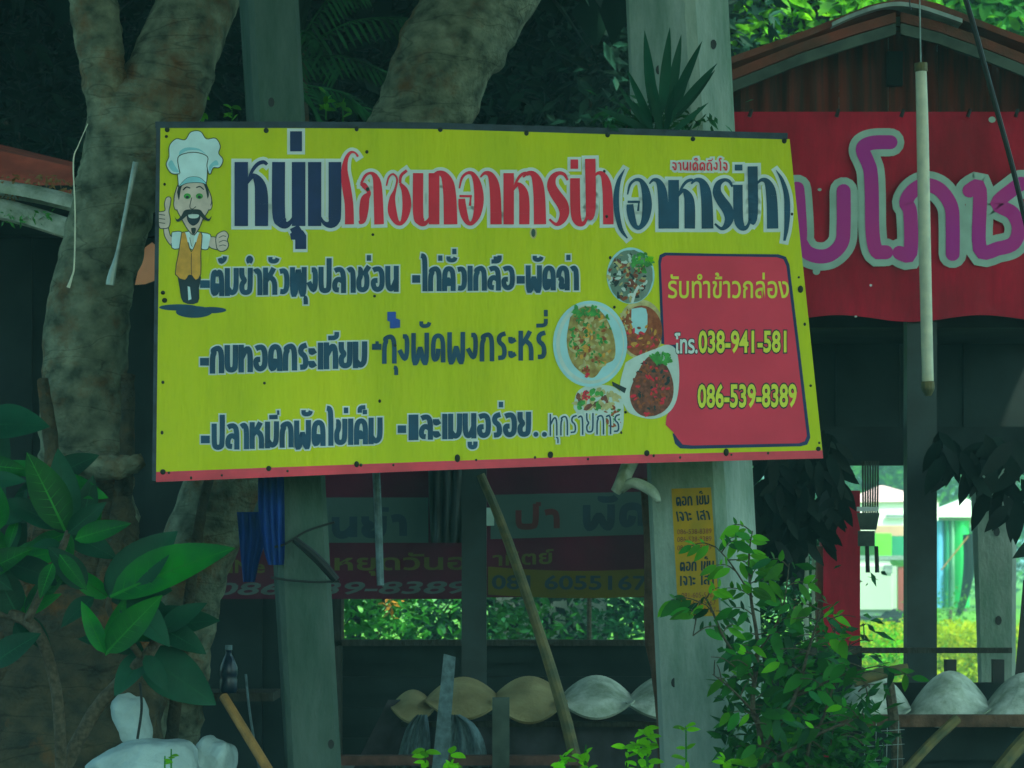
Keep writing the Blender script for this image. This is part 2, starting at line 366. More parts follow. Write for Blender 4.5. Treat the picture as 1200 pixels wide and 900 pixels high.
def bark_mat(name, c1, c2, c3):
    m = mat(name, c1, .95, .3, 13, bump=1.0, bscale=48, spec=.08, col2=c2, stretch=(1, 1, 1.2), lo=.3, hi=.7)
    nt = m.node_tree; N = nt.nodes; L = nt.links; b = N['Principled BSDF']
    src = b.inputs['Base Color'].links[0].from_socket
    n = N.new('ShaderNodeTexNoise'); n.inputs['Scale'].default_value = 2.6; n.inputs['Detail'].default_value = 8; n.inputs['Roughness'].default_value = .7
    geo = N.new('ShaderNodeNewGeometry'); L.new(geo.outputs['Position'], n.inputs['Vector'])
    r = N.new('ShaderNodeValToRGB'); r.color_ramp.elements[0].position = .52; r.color_ramp.elements[1].position = .66
    mx = N.new('ShaderNodeMix'); mx.data_type = 'RGBA'
    L.new(n.outputs['Fac'], r.inputs[0]); L.new(r.outputs[0], mx.inputs['Factor']); L.new(src, mx.inputs['A']); mx.inputs['B'].default_value = (*c3, 1)
    # thin dark growth rings round the stem
    wv = N.new('ShaderNodeTexNoise'); wv.inputs['Scale'].default_value = 1.0; wv.inputs['Detail'].default_value = 3; wv.inputs['Distortion'].default_value = .4
    mp2 = N.new('ShaderNodeMapping'); mp2.inputs['Scale'].default_value = (1.6, 1.6, 7); mp2.inputs['Rotation'].default_value = (0, .12, 0); L.new(geo.outputs['Position'], mp2.inputs['Vector']); L.new(mp2.outputs[0], wv.inputs['Vector'])
    sb = N.new('ShaderNodeMath'); sb.operation = 'SUBTRACT'; sb.inputs[1].default_value = .5; ab = N.new('ShaderNodeMath'); ab.operation = 'ABSOLUTE'
    L.new(wv.outputs['Fac'], sb.inputs[0]); L.new(sb.outputs[0], ab.inputs[0])
    r2 = N.new('ShaderNodeValToRGB'); r2.color_ramp.elements[0].position = 0; r2.color_ramp.elements[0].color = (.3, .3, .3, 1); r2.color_ramp.elements[1].position = .010; r2.color_ramp.elements[1].color = (1, 1, 1, 1)
    L.new(ab.outputs[0], r2.inputs[0]); m2 = N.new('ShaderNodeMix'); m2.data_type = 'RGBA'; m2.blend_type = 'MULTIPLY'; m2.inputs['Factor'].default_value = .6
    L.new(mx.outputs['Result'], m2.inputs['A']); L.new(r2.outputs[0], m2.inputs['B']); L.new(m2.outputs['Result'], b.inputs['Base Color'])
    return m
M['bark'] = bark_mat('grey_bark', (.24, .27, .19), (.045, .06, .042), (.15, .08, .035))
M['bark2'] = bark_mat('brown_bark', (.09, .075, .045), (.03, .035, .028), (.17, .07, .02))
M['twig'] = mat('twig_bark', (.07, .06, .04), .9, .4, 60, bump=.5, bscale=90)
M['bamboo'] = mat('bamboo', (.16, .13, .05), .6, .35, 20, col2=(.07, .08, .04))
M['tan'] = mat('tan_pole', (.30, .16, .05), .6, .3, 20)
M['darkwood'] = mat('dark_wood', (.035, .035, .028), .8, .4, 10, bump=.5, stretch=(6, 6, 1))
M['darksteel'] = mat('dark_painted_post', (.018, .035, .038), .5, .3, 6)
M['brownwood'] = mat('brown_stick', (.10, .055, .035), .85, .4, 14, bump=.5)
M['rednoodle'] = mat('red_shed_sheet', (.16, .025, .012), .8, .6, 5, col2=(.05, .022, .015), stretch=(9, 1, .5))
M['redroof'] = mat('red_roof_sheet', (.24, .06, .04), .8, .4, 6, bump=.3, col2=(.11, .05, .035))
M['ridge'] = mat('grey_ridge_cap', (.30, .38, .38), .6, .25, 14)
M['barge'] = mat('weathered_bargeboard', (.07, .095, .08), .8, .3, 10)
def banner_mat(name, c, c2, **k): return mat(name, c, .5, .2, 2.5, bump=.4, bscale=5, spec=.12, col2=c2, **k)
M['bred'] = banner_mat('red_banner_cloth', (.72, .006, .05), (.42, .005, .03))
M['bredd'] = banner_mat('dim_red_banner_cloth', (.10, .004, .030), (.05, .004, .020))  # rear banners: their shade is put into the cloth and band colours
M['bwhited'] = banner_mat('dim_white_band_print', (.06, .10, .095), (.045, .08, .072)); M['byellowd'] = banner_mat('dim_yellow_band_print', (.12, .10, .006), (.08, .07, .008))
M['purple'] = banner_mat('purple_print', (.50, .03, .34), (.58, .04, .30)); M['mint'] = mat('mint_print', (.36, .52, .46), .5, .12, 10)
M['dnavy'] = mat('dark_navy_print', (.008, .03, .05), .5, .2, 10); M['dred'] = mat('dim_red_print', (.08, .008, .014), .5, .2, 10)
M['dyel'] = mat('dim_yellow_print', (.075, .08, .008), .5, .2, 10); M['dwh'] = mat('dim_white_print', (.07, .10, .10), .5, .2, 10)  # rear banner lettering, darkened in the base colour to match its shade
M['asb'] = mat('fibre_cement', (.62, .68, .62), .9, .2, 8, bump=.4, bscale=50, spec=.1, col2=(.26, .32, .27), lo=.3, hi=.6)
M['asb_brown'] = mat('stained_fibre_cement', (.40, .34, .18), .9, .2, 7, bump=.4, bscale=50, spec=.1, col2=(.22, .18, .09), lo=.3, hi=.7)
M['tube'] = mat('old_white_tube', (.70, .70, .54), .5, .12, 20, col2=(.54, .57, .46))
M['steel'] = mat('galvanised_steel', (.22, .28, .27), .45, .25, 20, metal=.3)
M['cable'] = mat('black_cable', (.008, .012, .014), .5, .2, 10)
M['post_yellow'] = mat('orange_yellow_poster', (.52, .28, .006), .6, .25, 12, col2=(.38, .24, .01))
M['bluecloth'] = mat('blue_cloth', (.003, .045, .24), .8, .3, 12, bump=.4, bscale=20, col2=(.004, .05, .3))
M['sack'] = mat('white_sack', (.36, .48, .50), .7, .15, 10, bump=1.0, bscale=9, bdist=.04)
M['mesh'] = mat('grey_blue_net', (.12, .19, .22), .8, .3, 30, bump=.4)
M['net'] = mat('dark_net', (.045, .045, .055), .9, .3, 12)
M['pinkwood'] = mat('faded_pink_beam', (.13, .06, .05), .8, .3, 20)
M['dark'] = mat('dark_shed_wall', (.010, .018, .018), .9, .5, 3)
M['soil'] = mat('soil', (.035, .035, .025), .95, .4, 3, bump=.5)
M['grass'] = mat('grass', (.13, .34, .008), .9, .4, .8, spec=.05, col2=(.06, .20, .008))
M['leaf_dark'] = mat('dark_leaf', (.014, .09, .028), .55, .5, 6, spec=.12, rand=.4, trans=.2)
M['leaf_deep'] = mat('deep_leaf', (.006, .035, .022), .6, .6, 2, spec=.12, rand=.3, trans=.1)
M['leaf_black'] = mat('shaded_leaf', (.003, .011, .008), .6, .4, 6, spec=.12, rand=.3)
M['leaf_big'] = mat('large_leaf', (.008, .20, .016), .42, .35, 6, spec=.12, rand=.45, trans=.25, col2=(.006, .085, .025))
M['leaf_bigdark'] = mat('large_old_leaf', (.006, .058, .030), .5, .3, 6, spec=.12, rand=.3, trans=.15)
M['leaf_bright'] = mat('bright_leaf', (.13, .48, .010), .5, .3, 5, spec=.12, rand=.4, trans=.4, col2=(.035, .16, .02))
M['leaf_lime'] = mat('lime_leaf', (.20, .60, .010), .5, .3, 5, spec=.12, rand=.35, trans=.45)
M['leaf_mid'] = mat('shrub_leaf', (.022, .16, .018), .5, .35, 6, spec=.12, rand=.5, trans=.3)
M['hedge'] = mat('yellow_hedge_leaf', (.42, .46, .006), .6, .3, 3, trans=.4, spec=.1, col2=(.20, .34, .005))
M['far_green'] = mat('far_tree_leaf', (.05, .24, .004), .6, .5, .6, trans=.35, spec=.05, col2=(.015, .10, .005))
M['vein'] = mat('leaf_vein', (.016, .19, .022), .5, .2, 8, spec=.1); M['vein2'] = mat('dark_leaf_vein', (.009, .075, .035), .5, .2, 8, spec=.1)
M['orange'] = mat('orange_cloth', (.95, .34, .18), .6, .12, 8)  # raised base colour stands in for sunlight on the cloth

stain(M['concrete'], (.45, .62, .52)); stain(M['bred'], (.55, .6, .6), 1.3); stain(M['asb'], (.55, .6, .5), 3); stain(M['concrete_dark'], (.45, .65, .55)); stain(M['yellow'], (.86, .94, .8), 1.1)
# ------------------------------------------------------------------ ground
g = MB().grid([[(-300, -20, 0), (300, -20, 0)], [(-300, 900, 0), (300, 900, 0)]]).build('ground', M['soil']); tag(g, kind='structure', label='dark bare soil under the sheds')
g = MB().grid([[(-80, 24, .004), (120, 24, .004)], [(-80, 300, .004), (120, 300, .004)]]).build('lawn', M['grass']); tag(g, kind='structure', label='bright mown grass beyond the sheds')

# ------------------------------------------------------------------ leaves
def leaf_mesh(name, m, L=1.0, W=.35, fold=.12, droop=.15, n=5, rib=None):
    """a leaf of length 1 along +X, blade in XY, folded on its midrib"""
    v = []; f = []
    for i in range(n + 1):
        t = i / n; wd = W / 2 * (math.sin(math.pi * min(1, t ** .8)) ** .8 if 0 < t < 1 else 0.02)
        z = -droop * t * t
        v += [(t * L, wd, z + fold * wd), (t * L, 0, z), (t * L, -wd, z + fold * wd)]
    for i in range(n):
        a = 3 * i
        f += [(a, a + 3, a + 4, a + 1), (a + 1, a + 4, a + 5, a + 2)]
    nf = len(f)
    if rib:
        for i in range(n + 1):
            t = i / n; w_ = .014 * (1 - t * .8); z = -droop * t * t + .006; b = len(v); v += [(t * L, w_, z + fold * w_), (t * L, -w_, z + fold * w_)]
            if i: f.append((b - 2, b, b + 1, b - 1))
        for i in range(1, n):         # side veins
            t = i / n; wd = W / 2 * math.sin(math.pi * t ** .8) ** .8
            for sg_ in (1, -1):
                b = len(v); t2_ = min(.98, t + .09); e = W / 2 * (math.sin(math.pi * t2_ ** .8) ** .8) * .8
                z1_ = -droop * t * t + .004; z2_ = -droop * t2_ * t2_ + fold * e + .004
                v += [(t - .004, 0, z1_), (t + .004, 0, z1_), (t2_, e * sg_, z2_)]; f.append((b, b + 1, b + 2))
    me = bpy.data.meshes.new(name); me.from_pydata(v, [], f); me.materials.append(m)
    if rib:
        me.materials.append(rib); me.polygons.foreach_set('material_index', [0] * nf + [1] * (len(f) - nf))
    me.polygons.foreach_set('use_smooth', [True] * len(me.polygons)); return me

def place_leaf(me, parent, base, tip, normal=(0, -1, .3), wide=1.0, name='leaf'):
    base = Vector(base); d = Vector(tip) - base; L = d.length; x = d.normalized()
    z = Vector(normal); z = (z - x * z.dot(x)).normalized(); y = z.cross(x)
    o = bpy.data.objects.new(name, me); COL.objects.link(o); o.parent = parent
    mt = Matrix((x * L, y * L * wide, z * L)).transposed().to_4x4(); mt.translation = base - Vector(parent.location)
    o.matrix_local = mt
    return o

def leaf_cloud(name, m, n, vol, size, parent=None, aspect=.4, seed=1, clump=0, mats=None, up=.3):
    """many small folded leaves as one mesh; vol() gives a point"""
    r = random.Random(seed); v = []; f = []; mi = []
    cl = [Vector(vol(r)) for _ in range(clump)] if clump else None
    for i in range(n):
        if cl:
            c = cl[r.randrange(clump)]; p = c + Vector((r.gauss(0, 1), r.gauss(0, 1), r.gauss(0, 1))) * size * 2.6
        else: p = Vector(vol(r))
        s = size * r.uniform(.6, 1.4)
        d = Vector((r.uniform(-1, 1), r.uniform(-1, 1), r.uniform(-1, .5))).normalized()
        nn = Vector((r.uniform(-1, 1), r.uniform(-1, .2), r.uniform(-.2, 1) + up)).normalized()
        sd_ = d.cross(nn).normalized() * s * aspect * .5; b = len(v)
        v += [p, p + d * s * .45 + sd_ + nn * s * .06, p + d * s, p + d * s * .45 - sd_ + nn * s * .06]
        f += [(b, b + 1, b + 2), (b, b + 2, b + 3)]
        k = r.randrange(len(mats)) if mats else 0; mi += [k, k]
    return add(name, v, f, m, parent, mats=mats, midx=mi if mats else None)

def pvol(px0, px1, py0, py1, Y0, Y1):
    def vol(r):
        Y = r.uniform(Y0, Y1); return P(r.uniform(px0, px1), r.uniform(py0, py1), Y)
    return vol

# ------------------------------------------------------------------ concrete posts
def post(quad_top, quad_bot, Y, name, label, m, pyt=-200):
    """quad: x px of left edge, arris, right edge at the top / bottom; leaning square post seen on its corner"""
    (a0, c0, b0, py0), (a1, c1, b1, py1) = quad_top, quad_bot
    # continue both ends beyond the picture
    def ex(v0, v1, py): return v0 + (v1 - v0) * (py - py0) / (py1 - py0)
    pyb = HORIZON + 1.6 * F / Y
    def ring(py):
        l, c, r_ = (ex(a0, a1, py), ex(c0, c1, py), ex(b0, b1, py))
        wl, wr = (c - l) * Y / F, (r_ - c) * Y / F
        s = math.hypot(wl, wr)
        # square section: the left face runs back by wr, the right one by wl
        L_ = P(l, py, Y) + Vector((0, wr, 0)); C_ = P(c, py, Y); R_ = P(r_, py, Y) + Vector((0, wl, 0)); B_ = L_ + R_ - C_
        bv = .10; q = [L_, C_, R_, B_]; out = []
        for i in range(4):
            p, pr_, nx = q[i], q[i - 1], q[(i + 1) % 4]
            out += [p + (pr_ - p) * bv, p + (nx - p) * bv]
        return out
    n = 14; rows = [ring(pyb + (pyt - pyb) * i / n) for i in range(n + 1)]
    base = P(ex(c0, c1, pyb), pyb, Y); t = thing(name, label, 'post', (base.x, base.y, 0))
    MB().grid(rows, closed=True, caps=True).build('shaft', m, t)
    return t, (lambda py: (ex(a0, a1, py), ex(c0, c1, py), ex(b0, b1, py)))
pl, plf = post((274, 292, 350, 0), (329, 338, 400, 900), 10.3, 'concrete_post', 'dark concrete post behind the yellow sign, strung with wire below it', M['concrete_dark'])
prr, prf = post((731, 810, 865, 0), (772, 866, 912, 900), 10.3, 'concrete_post', 'thick pale concrete post behind the right part of the yellow sign', M['concrete'])
pf, pff = post((1140, 1192, 1198, 560), (1147, 1190, 1198, 790), 13.6, 'concrete_post', 'grey concrete post at the right beside the open view to the lawn', M['concrete'], 530)
def face_pt(fn, px, py, Y):
    l, c, r_ = fn(py); wl, wr = (c - l) * Y / F, (r_ - c) * Y / F
    return P(px, py, Y + (wr * (c - px) / (c - l) if px < c else wl * (px - c) / (r_ - c)))
for t, fn, Yp, pts in ((pl, plf, 10.3, [(318, 120), (388, 872)]), (prr, prf, 10.3, [(772, 82), (836, 52), (790, 800)]), (pf, pff, 13.6, [(1168, 623), (1170, 727)])):
    for x, y in pts:
        c = face_pt(fn, x, y, Yp) - Vector((0, .004, 0)); k = Yp / 10
        v = [c + Vector((math.cos(a) * .011 * k, 0, math.sin(a) * .017 * k)) for a in [i * math.pi / 5 for i in range(10)]]
        MB().grid([v, [q + Vector((0, .03, 0)) for q in v]], closed=True, caps=True).build('bolt_hole', M['cable'], t)
# wire bindings on the left post
for pts in ([(320, 641), (333, 638), (360, 622), (392, 612)], [(318, 677), (340, 680), (370, 682), (398, 681)]):
    ptube([(x, y, 10.24, 1.4) for x, y in pts], 6).build('binding_wire', M['cable'], pl)
ptube([(345, 632, 10.22, 4), (372, 655, 10.22, 5.5), (394, 680, 10.22, 5)], 8).build('strap', M['cable'], pl)
# poster pasted on the right post: follows the leaning left face
def lface(px, py, k=0):
    l, c, r_ = prf(py); Y = 10.3; wr = (r_ - c) * Y / F; t = (px - l) / (c - l)
    L_ = P(l, py, Y) + Vector((0, wr, 0)); C_ = P(c, py, Y); q = L_ * (1 - t) + C_ * t
    nrm = Vector(((C_ - L_).y, -(C_ - L_).x, 0)).normalized(); return q + nrm * (-.003 - .001 * k) * (-1 if nrm.y < 0 else 1)
class FacePrint(Print):
    def S(s, px, py, k=0): return lface(px, py, k)
pp_ = FacePrint(10.3)
# ------------------------------------------------------------------ the yellow menu sign
def lerp(tab, x):
    if x <= tab[0][0]: return tab[0][1]
    for (a, b), (c, d) in zip(tab, tab[1:]):
        if x <= c: return b + (d - b) * (x - a) / (c - a)
    return tab[-1][1]
TOPT = [(180, 149.5), (350, 149.5), (500, 150.5), (720, 157.0), (925, 163)]
BOTT = [(180, 565), (300, 560), (500, 551.5), (720, 543.5), (966, 537)]
YB = [(180, 554.5), (300, 549.5), (500, 541.5), (720, 533.8), (966, 527.5)]
sg = Print(10.0, .08)
base = sg.S(570, 1170); sign = thing('menu_sign', 'large yellow restaurant menu sign in Thai with chef, food pictures and phone numbers', 'sign', (base.x, base.y, 0))
rows_t = []; NU, NV = 40, 14
def edgex(u, v): 
    l = 188 + (183 - 188) * v; r_ = 924 + (966 - 924) * v; return l + (r_ - l) * u
def sheet(y_of_top, y_of_bot, k0, thick, name, m):
    fr = []; bk = []
    for j in range(NV + 1):
        a = []; b = []
        for i in range(NU + 1):
            v = j / NV; x = edgex(i / NU, v); yt, yb = y_of_top(x), y_of_bot(x); y = yt + (yb - yt) * v
            vv = (y - 150) / 400; x = edgex(i / NU, vv)
            a.append(sg.S(x, y, k0)); b.append(sg.S(x, y, k0 - thick))
        fr.append(a); bk.append(b)
    mb = MB().grid(fr); mb.grid(bk)
    # rim
    rim_f = fr[0] + [r[-1] for r in fr] + fr[-1][::-1] + [r[0] for r in fr][::-1]; rim_b = bk[0] + [r[-1] for r in bk] + bk[-1][::-1] + [r[0] for r in bk][::-1]
    mb.grid([rim_f, rim_b]); return mb.build(name, m, sign)
sheet(lambda x: lerp(TOPT, x), lambda x: lerp(YB, x), 0, 6, 'vinyl_panel', M['yellow'])
sheet(lambda x: lerp(YB, x) - 1.0, lambda x: lerp(BOTT, x), .6, 5, 'red_bottom_strip', M['strip'])
# frame behind
mb = MB(); fr = []
for i in range(31):
    x = 182 + (923 - 182) * i / 30; yt = lerp(TOPT, x)
    q = [sg.S(x, yt - 7, 1), sg.S(x, yt + .5, 1)]; fr.append([q[0], q[1], q[1] + Vector((0, .04, 0)), q[0] + Vector((0, .04, 0))])
mb.grid(fr, closed=True, caps=True); mb.build('top_rail', M['frame'], sign)
def strip_bar(pts, wpx, k, name, m, d=.035):
    rows = []
    for x, y in pts:
        q = [sg.S(x - wpx / 2, y, k), sg.S(x + wpx / 2, y, k)]; rows.append([q[0], q[1], q[1] + Vector((0, d, 0)), q[0] + Vector((0, d, 0))])
    return MB().grid(rows, closed=True, caps=True).build(name, m, sign)
strip_bar([(185.6, 150), (180.6, 563)], 5, -.5, 'side_rail', M['frame']); strip_bar([(921, 168), (962, 532)], 6, -10, 'side_rail', M['frame'])
strip_bar([(300, 158), (296, 540)], 10, -8, 'back_batten', M['frame']); strip_bar([(560, 160), (560, 530)], 10, -8, 'back_batten', M['frame'])
# screws
scr_me = None
def screw(x, y, r):
    global scr_me
    if scr_me is None:
        bm = bmesh.new(); bmesh.ops.create_uvsphere(bm, u_segments=10, v_segments=6, radius=1); bmesh.ops.scale(bm, vec=(1, .45, 1), verts=bm.verts)
        scr_me = bpy.data.meshes.new('screw'); bm.to_mesh(scr_me); bm.free(); scr_me.materials.append(M['screw'])
    o = bpy.data.objects.new('screw', scr_me); link(o, sign); s = r * 10 / F; o.scale = (s, s, s * R.uniform(.9, 1.4))
    o.location = sg.S(x, y, 2.2) - Vector(sign.location)
for x, y, r in [(196, 152, 3), (312, 153, 3.2), (418, 151, 2.6), (516, 152, 3), (617, 156, 2.8), (712, 158, 3), (812, 163, 3), (919, 165, 3),
    (195, 160, 2), (193, 216, 1.6), (191, 343, 2.6), (193, 352, 3.2), (191, 448, 1.8), (190, 507, 1.8), (191, 553, 3.4), (315, 549, 3.2), (418, 544, 3), (536, 537, 3.4), (645, 533, 3.4),
    (758, 531, 3.3), (851, 530, 3.3), (959, 526, 3), (224, 560, 1.4), (260, 557, 1.4), (337, 552, 1.5), (461, 545, 1.4), (558, 539, 1.4), (627, 536, 1.4), (689, 538, 1.5), (797, 536, 1.4), (900, 531, 1.4),
    (430, 178, 2), (431, 222, 2.4), (437, 275, 1.8), (439, 347, 1.8), (310, 449, 1.7), (445, 470, 1.7), (463, 405, 2), (708, 201, 1.8), (711, 254, 2), (928, 251, 1.6), (936, 325, 1.4), (938, 339, 3.4),
    (943, 380, 1.6), (950, 452, 1.6), (960, 519, 1.4), (720, 360, 1.6), (726, 409, 1.8), (715, 302, 1.6), (733, 483, 1.6), (728, 507, 1.3), (198, 554, 1.6), (423, 545, 1.8), (766, 534, 1.4), (857, 533, 1.3)]:
    screw(x, y, r)
# pale knot hole in the sheet
sg.disc(625, 273, 4.2, 7, M['foodp'], 1.4, 14); sg.disc(625, 273, 2.5, 5, M['concrete_dark'], 2, 12); sg.build('patch', sign)

# headline
W, NV_, RD = M['white'], M['navy'], M['redp']
for ch, x0, x1 in (('ห', 275, 315), ('น', 319, 358), ('ม', 361, 400)): hletter(sg, ch, x0, x1, 265, 190, NV_, 3.4, W, 1.2, 8)
for pts, wd in (([(347, 154), (347, 177.5)], 14), ([(342, 273), (348, 270), (352, 276), (352, 292)], 10)):
    sg.stroke(pts, wd + 7, W, 1.2, rnd=False, ext=3.5); sg.stroke(pts, wd, NV_, 3.4, rnd=False)
sg.poly([(340, 274), (346, 270), (355, 270), (359, 276), (359, 292), (346, 292), (346, 281), (341, 281)], NV_, 3.4)
for ch, x0, x1 in (('โ', 400, 421), ('ภ', 419, 450), ('ช', 452, 482), ('น', 484, 515), ('า', 505, 536), ('อ', 537, 567), ('า', 562, 588), ('ห', 590, 621), ('า', 612, 640), ('ร', 641, 667), ('ป', 668, 698), ('า', 695, 719)):
    hletter(sg, ch, x0, x1, 263, 203, RD, 3.4, W, 1.2, 8)
sg.stroke([(673, 187), (673, 198)], 16, W, 1.2, False, 3); sg.stroke([(673, 187), (673, 198)], 9, RD, 3.4, False)
for ch, x0, x1 in (('(', 719, 736), ('อ', 734, 764), ('า', 760, 784), ('ห', 783, 815), ('า', 809, 836), ('ร', 835, 860), ('ป', 859, 888), ('า', 886, 912), (')', 909, 926)):
    hletter(sg, ch, x0, x1, 268, 211, M['teal'], 3.4, W, 1.2, 8)
sg.stroke([(865.5, 193), (865.5, 200)], 15, W, 1.2, False, 3); sg.stroke([(865.5, 193), (865.5, 200)], 9, M['teal'], 3.4, False)
sg.build('headline_lettering', sign)
thai(sg, 'จานเด็ดถึงใจ', (787, 200), (853, 200.5), (787, 190), (853, 190), M['redp'], 4.2, 1.7, halo=W, hk=1.9, hw=5); sg.build('small_red_lettering', sign)
# menu lines
def menu(text, BL, BR, TL, TR, w_, m=M['teal'], halo=W, hw=3.4): thai(sg, text, BL, BR, TL, TR, m, 3.4, w_, halo=halo, hk=1.2, hw=hw)
def dash(x0, x1, y, t=9):
    for e, mm, k in ((1.6, W, 1.2), (0, M['teal'], 3.4)): sg.poly([(x0 - e, y - t / 2 - e), (x1 + e, y - t / 2 - e), (x1 + e, y + t / 2 + e), (x0 - e, y + t / 2 + e)], mm, k)
dash(234.5, 246, 333); menu('ต้มยำหัวพุงปลาช่อน', (247, 347.5), (467, 342), (247, 314.5), (467, 311.5), 6.0)
dash(483, 492.5, 327); menu('ไก่คั่วเกลือ', (493, 341.5), (603, 340.5), (493, 312), (603, 311), 5.9); dash(605.5, 615, 328)
menu('ผัดฉ่า', (616.5, 340.5), (678, 340.5), (616.5, 311), (678, 311), 5.9)
sg.build('first_line_lettering', sign)
dash(234.5, 245, 424); menu('กบทอดกระเทียม', (246.5, 438), (430, 431), (246.5, 405), (430, 400), 6.4)
sg.poly([(436, 403), (447, 403), (447, 410), (436, 410)], M['teal'], 3.4); sg.poly([(440, 400), (444, 400), (444, 404), (440, 404)], M['teal'], 3.4)
menu('กุ้งผัดผงกระหรี่', (447.5, 426.5), (641, 422), (447.5, 391), (641, 387), 5.4, halo=None)
sg.poly([(454, 365.5), (464, 365.5), (464, 373), (469, 375), (469, 384), (457, 385), (457, 377), (454, 376)], M['blue'], 4.2)
sg.build('second_line_lettering', sign)
dash(235.5, 246, 515); menu('ปลาหมึกผัดไข่เค็ม', (248.5, 528), (448, 520), (248.5, 496.5), (448, 489), 6.1)
dash(466, 476, 503); menu('และเมนูอร่อย', (479, 516), (622, 512), (479, 486), (622, 482.5), 6.1)
for x in (628, 638): sg.disc(x, 509, 4.6, 4.6, W, 1.2, 14); sg.disc(x, 509, 3, 3, M['teal'], 3.4, 12)
thai(sg, 'ทุกรายการ', (643, 510), (727, 508), (643, 486), (727, 484), M['teal'], 4.2, 1.9, rnd=True, halo=W, hk=3.0, hw=4)
sg.build('third_line_lettering', sign)
# red phone panel
def rrect(x0, y0, x1, y1, xs, r, n=6):
    pts = []
    for cx, cy, a0 in ((x0 + r, y0 + r, 180), (x1 - r, y0 + r, 270), (x1 - r + xs, y1 - r, 0), (x0 + r + xs * .35, y1 - r, 90)):
        for i in range(n + 1):
            a = math.radians(a0 + 90 * i / n); pts.append((cx + r * math.cos(a), cy + r * math.sin(a)))
    return pts
sg.poly([(775, 403)] + [(771.5, 306), (773, 299), (779, 296)] + [(850, 297.5), (912, 298), (921, 301), (925, 310), (936, 400), (949.5, 513), (946, 521), (938, 523), (810, 526), (797, 525.5), (791, 520), (788, 508), (800, 508), (784, 404)], M['navy'], 1.2)
sg.poly([(778.5, 404), (774.5, 309), (776, 302), (781, 299.5), (850, 300.5), (910, 301.5), (918, 304), (921.5, 312), (932.5, 400), (945.5, 511), (943, 517), (936, 519.5), (812, 522), (800, 521), (794, 514), (788.5, 506), (780, 498), (781, 488), (790, 470), (796, 440), (792, 404)], M['panel_red'], 2.0)
sg.build('phone_panel', sign)
THCAP = .60
sg.font('รับทำข้าวกล่อง', ((783, 349), (924, 349), (783, 328), (924, 328.5)), M['ygreen'], 3.4, offset=.012, cap=THCAP)
sg.build('box_meal_lettering', sign)
for nm, txt, q, mm in (('area_lettering', 'โทร.', ((791, 413.5), (817, 413.5), (791, 397), (817, 397)), M['white']),
                      ('upper_number_lettering', '038-941-581', ((819, 413), (921, 412), (819, 388), (921, 388)), M['ygreen']),
                      ('lower_number_lettering', '086-539-8389', ((818, 477), (933, 476), (818, 451), (933, 450.5)), M['ygreen'])):
    cap = THCAP if nm == 'area_lettering' else .70
    sg.font(txt, q, M['ink'], 2.8, offset=.075 if cap == .7 else .07, cap=cap); sg.font(txt, q, mm, 3.9, offset=.028, cap=cap); sg.build(nm, sign)
# food pictures
def blobs(cx, cy, rx, ry, n, ms, k, s=(2, 4), seed=0, rot=0):
    r = random.Random(seed)
    for i in range(n):
        a = r.uniform(0, 6.28); q = math.sqrt(r.random()); u, v = rx * q * math.cos(a), ry * q * math.sin(a)
        x, y = cx + u * math.cos(rot) - v * math.sin(rot), cy + u * math.sin(rot) + v * math.cos(rot)
        sg.disc(x, y, r.uniform(*s), r.uniform(*s) * .5, r.choice(ms), k + (i % 12) * .08, 7, r.uniform(0, 3.1), jag=.2)
sg.disc(739, 323, 28, 33, M['plate'], 1.2, 40); sg.disc(739, 324, 26, 31, M['concrete'], 1.9, 40, jag=.02)
blobs(735, 325, 22, 26, 130, [M['foodd'], M['foodp'], M['plate2'], M['foodr'], M['concrete'], M['ink']], 2.7, (2, 5), 1)
blobs(752, 308, 12, 11, 40, [M['foodg'], M['foodg'], M['leaf_lime']], 3.8, (2, 5), 2); sg.stroke([(741, 354), (744, 343), (748, 336)], 3, M['white'], 4.8)
sg.build('food_picture', sign)
sg.disc(751, 386, 27, 35, M['foodp'], .9, 40); sg.disc(752, 388, 24, 30, M['foodr'], 1.6, 36)
sg.poly([(740, 362), (757, 362), (758, 385), (752, 392), (744, 390), (740, 380)], M['plate'], 2.6, 3); blobs(754, 398, 20, 17, 70, [M['foodr'], M['foodr'], M['redp'], M['vest'], M['foodd']], 2.6, (2, 4), 3)
blobs(734, 376, 8, 16, 26, [M['foodp'], M['vest'], M['foodr']], 2.6, (2, 4), 4); sg.build('food_picture', sign)
sg.poly([(733, 425), (745, 418), (770, 408), (783, 404), (793, 412), (796, 440), (793, 468), (783, 484), (764, 491), (742, 486), (733, 478), (726, 455)], M['plate2'], 2.9, 4)
sg.poly([(745, 440), (752, 428), (760, 418), (770, 418), (782, 430), (789, 450), (787, 470), (775, 484), (755, 488), (742, 478), (738, 460)], M['foodd'], 3.7, 4)
blobs(763, 455, 22, 32, 150, [M['foodd'], M['foodd'], M['foodr'], M['redp'], M['ink']], 4.6, (2, 4), 5); blobs(776, 420, 12, 6, 36, [M['foodg']], 5.6, (2, 5), 6); sg.build('food_picture', sign)
sg.poly([(672, 478), (676, 460), (690, 452), (715, 452), (728, 462), (731, 485), (728, 505), (715, 500), (700, 485), (680, 487)], M['plate2'], 1.0, 4)
blobs(700, 470, 27, 13, 50, [M['foodp'], M['foodp'], M['foodg'], M['foodd']], 1.8, (3, 7), 7); blobs(686, 463, 6, 5, 8, [M['redp']], 2.8, (2, 3), 8); blobs(718, 488, 10, 12, 24, [M['foodr'], M['foodg']], 2.4, (2, 4), 9)
sg.poly([(717, 447), (734, 455), (732, 461), (718, 452)], M['ink'], 3.2); sg.build('food_picture', sign)
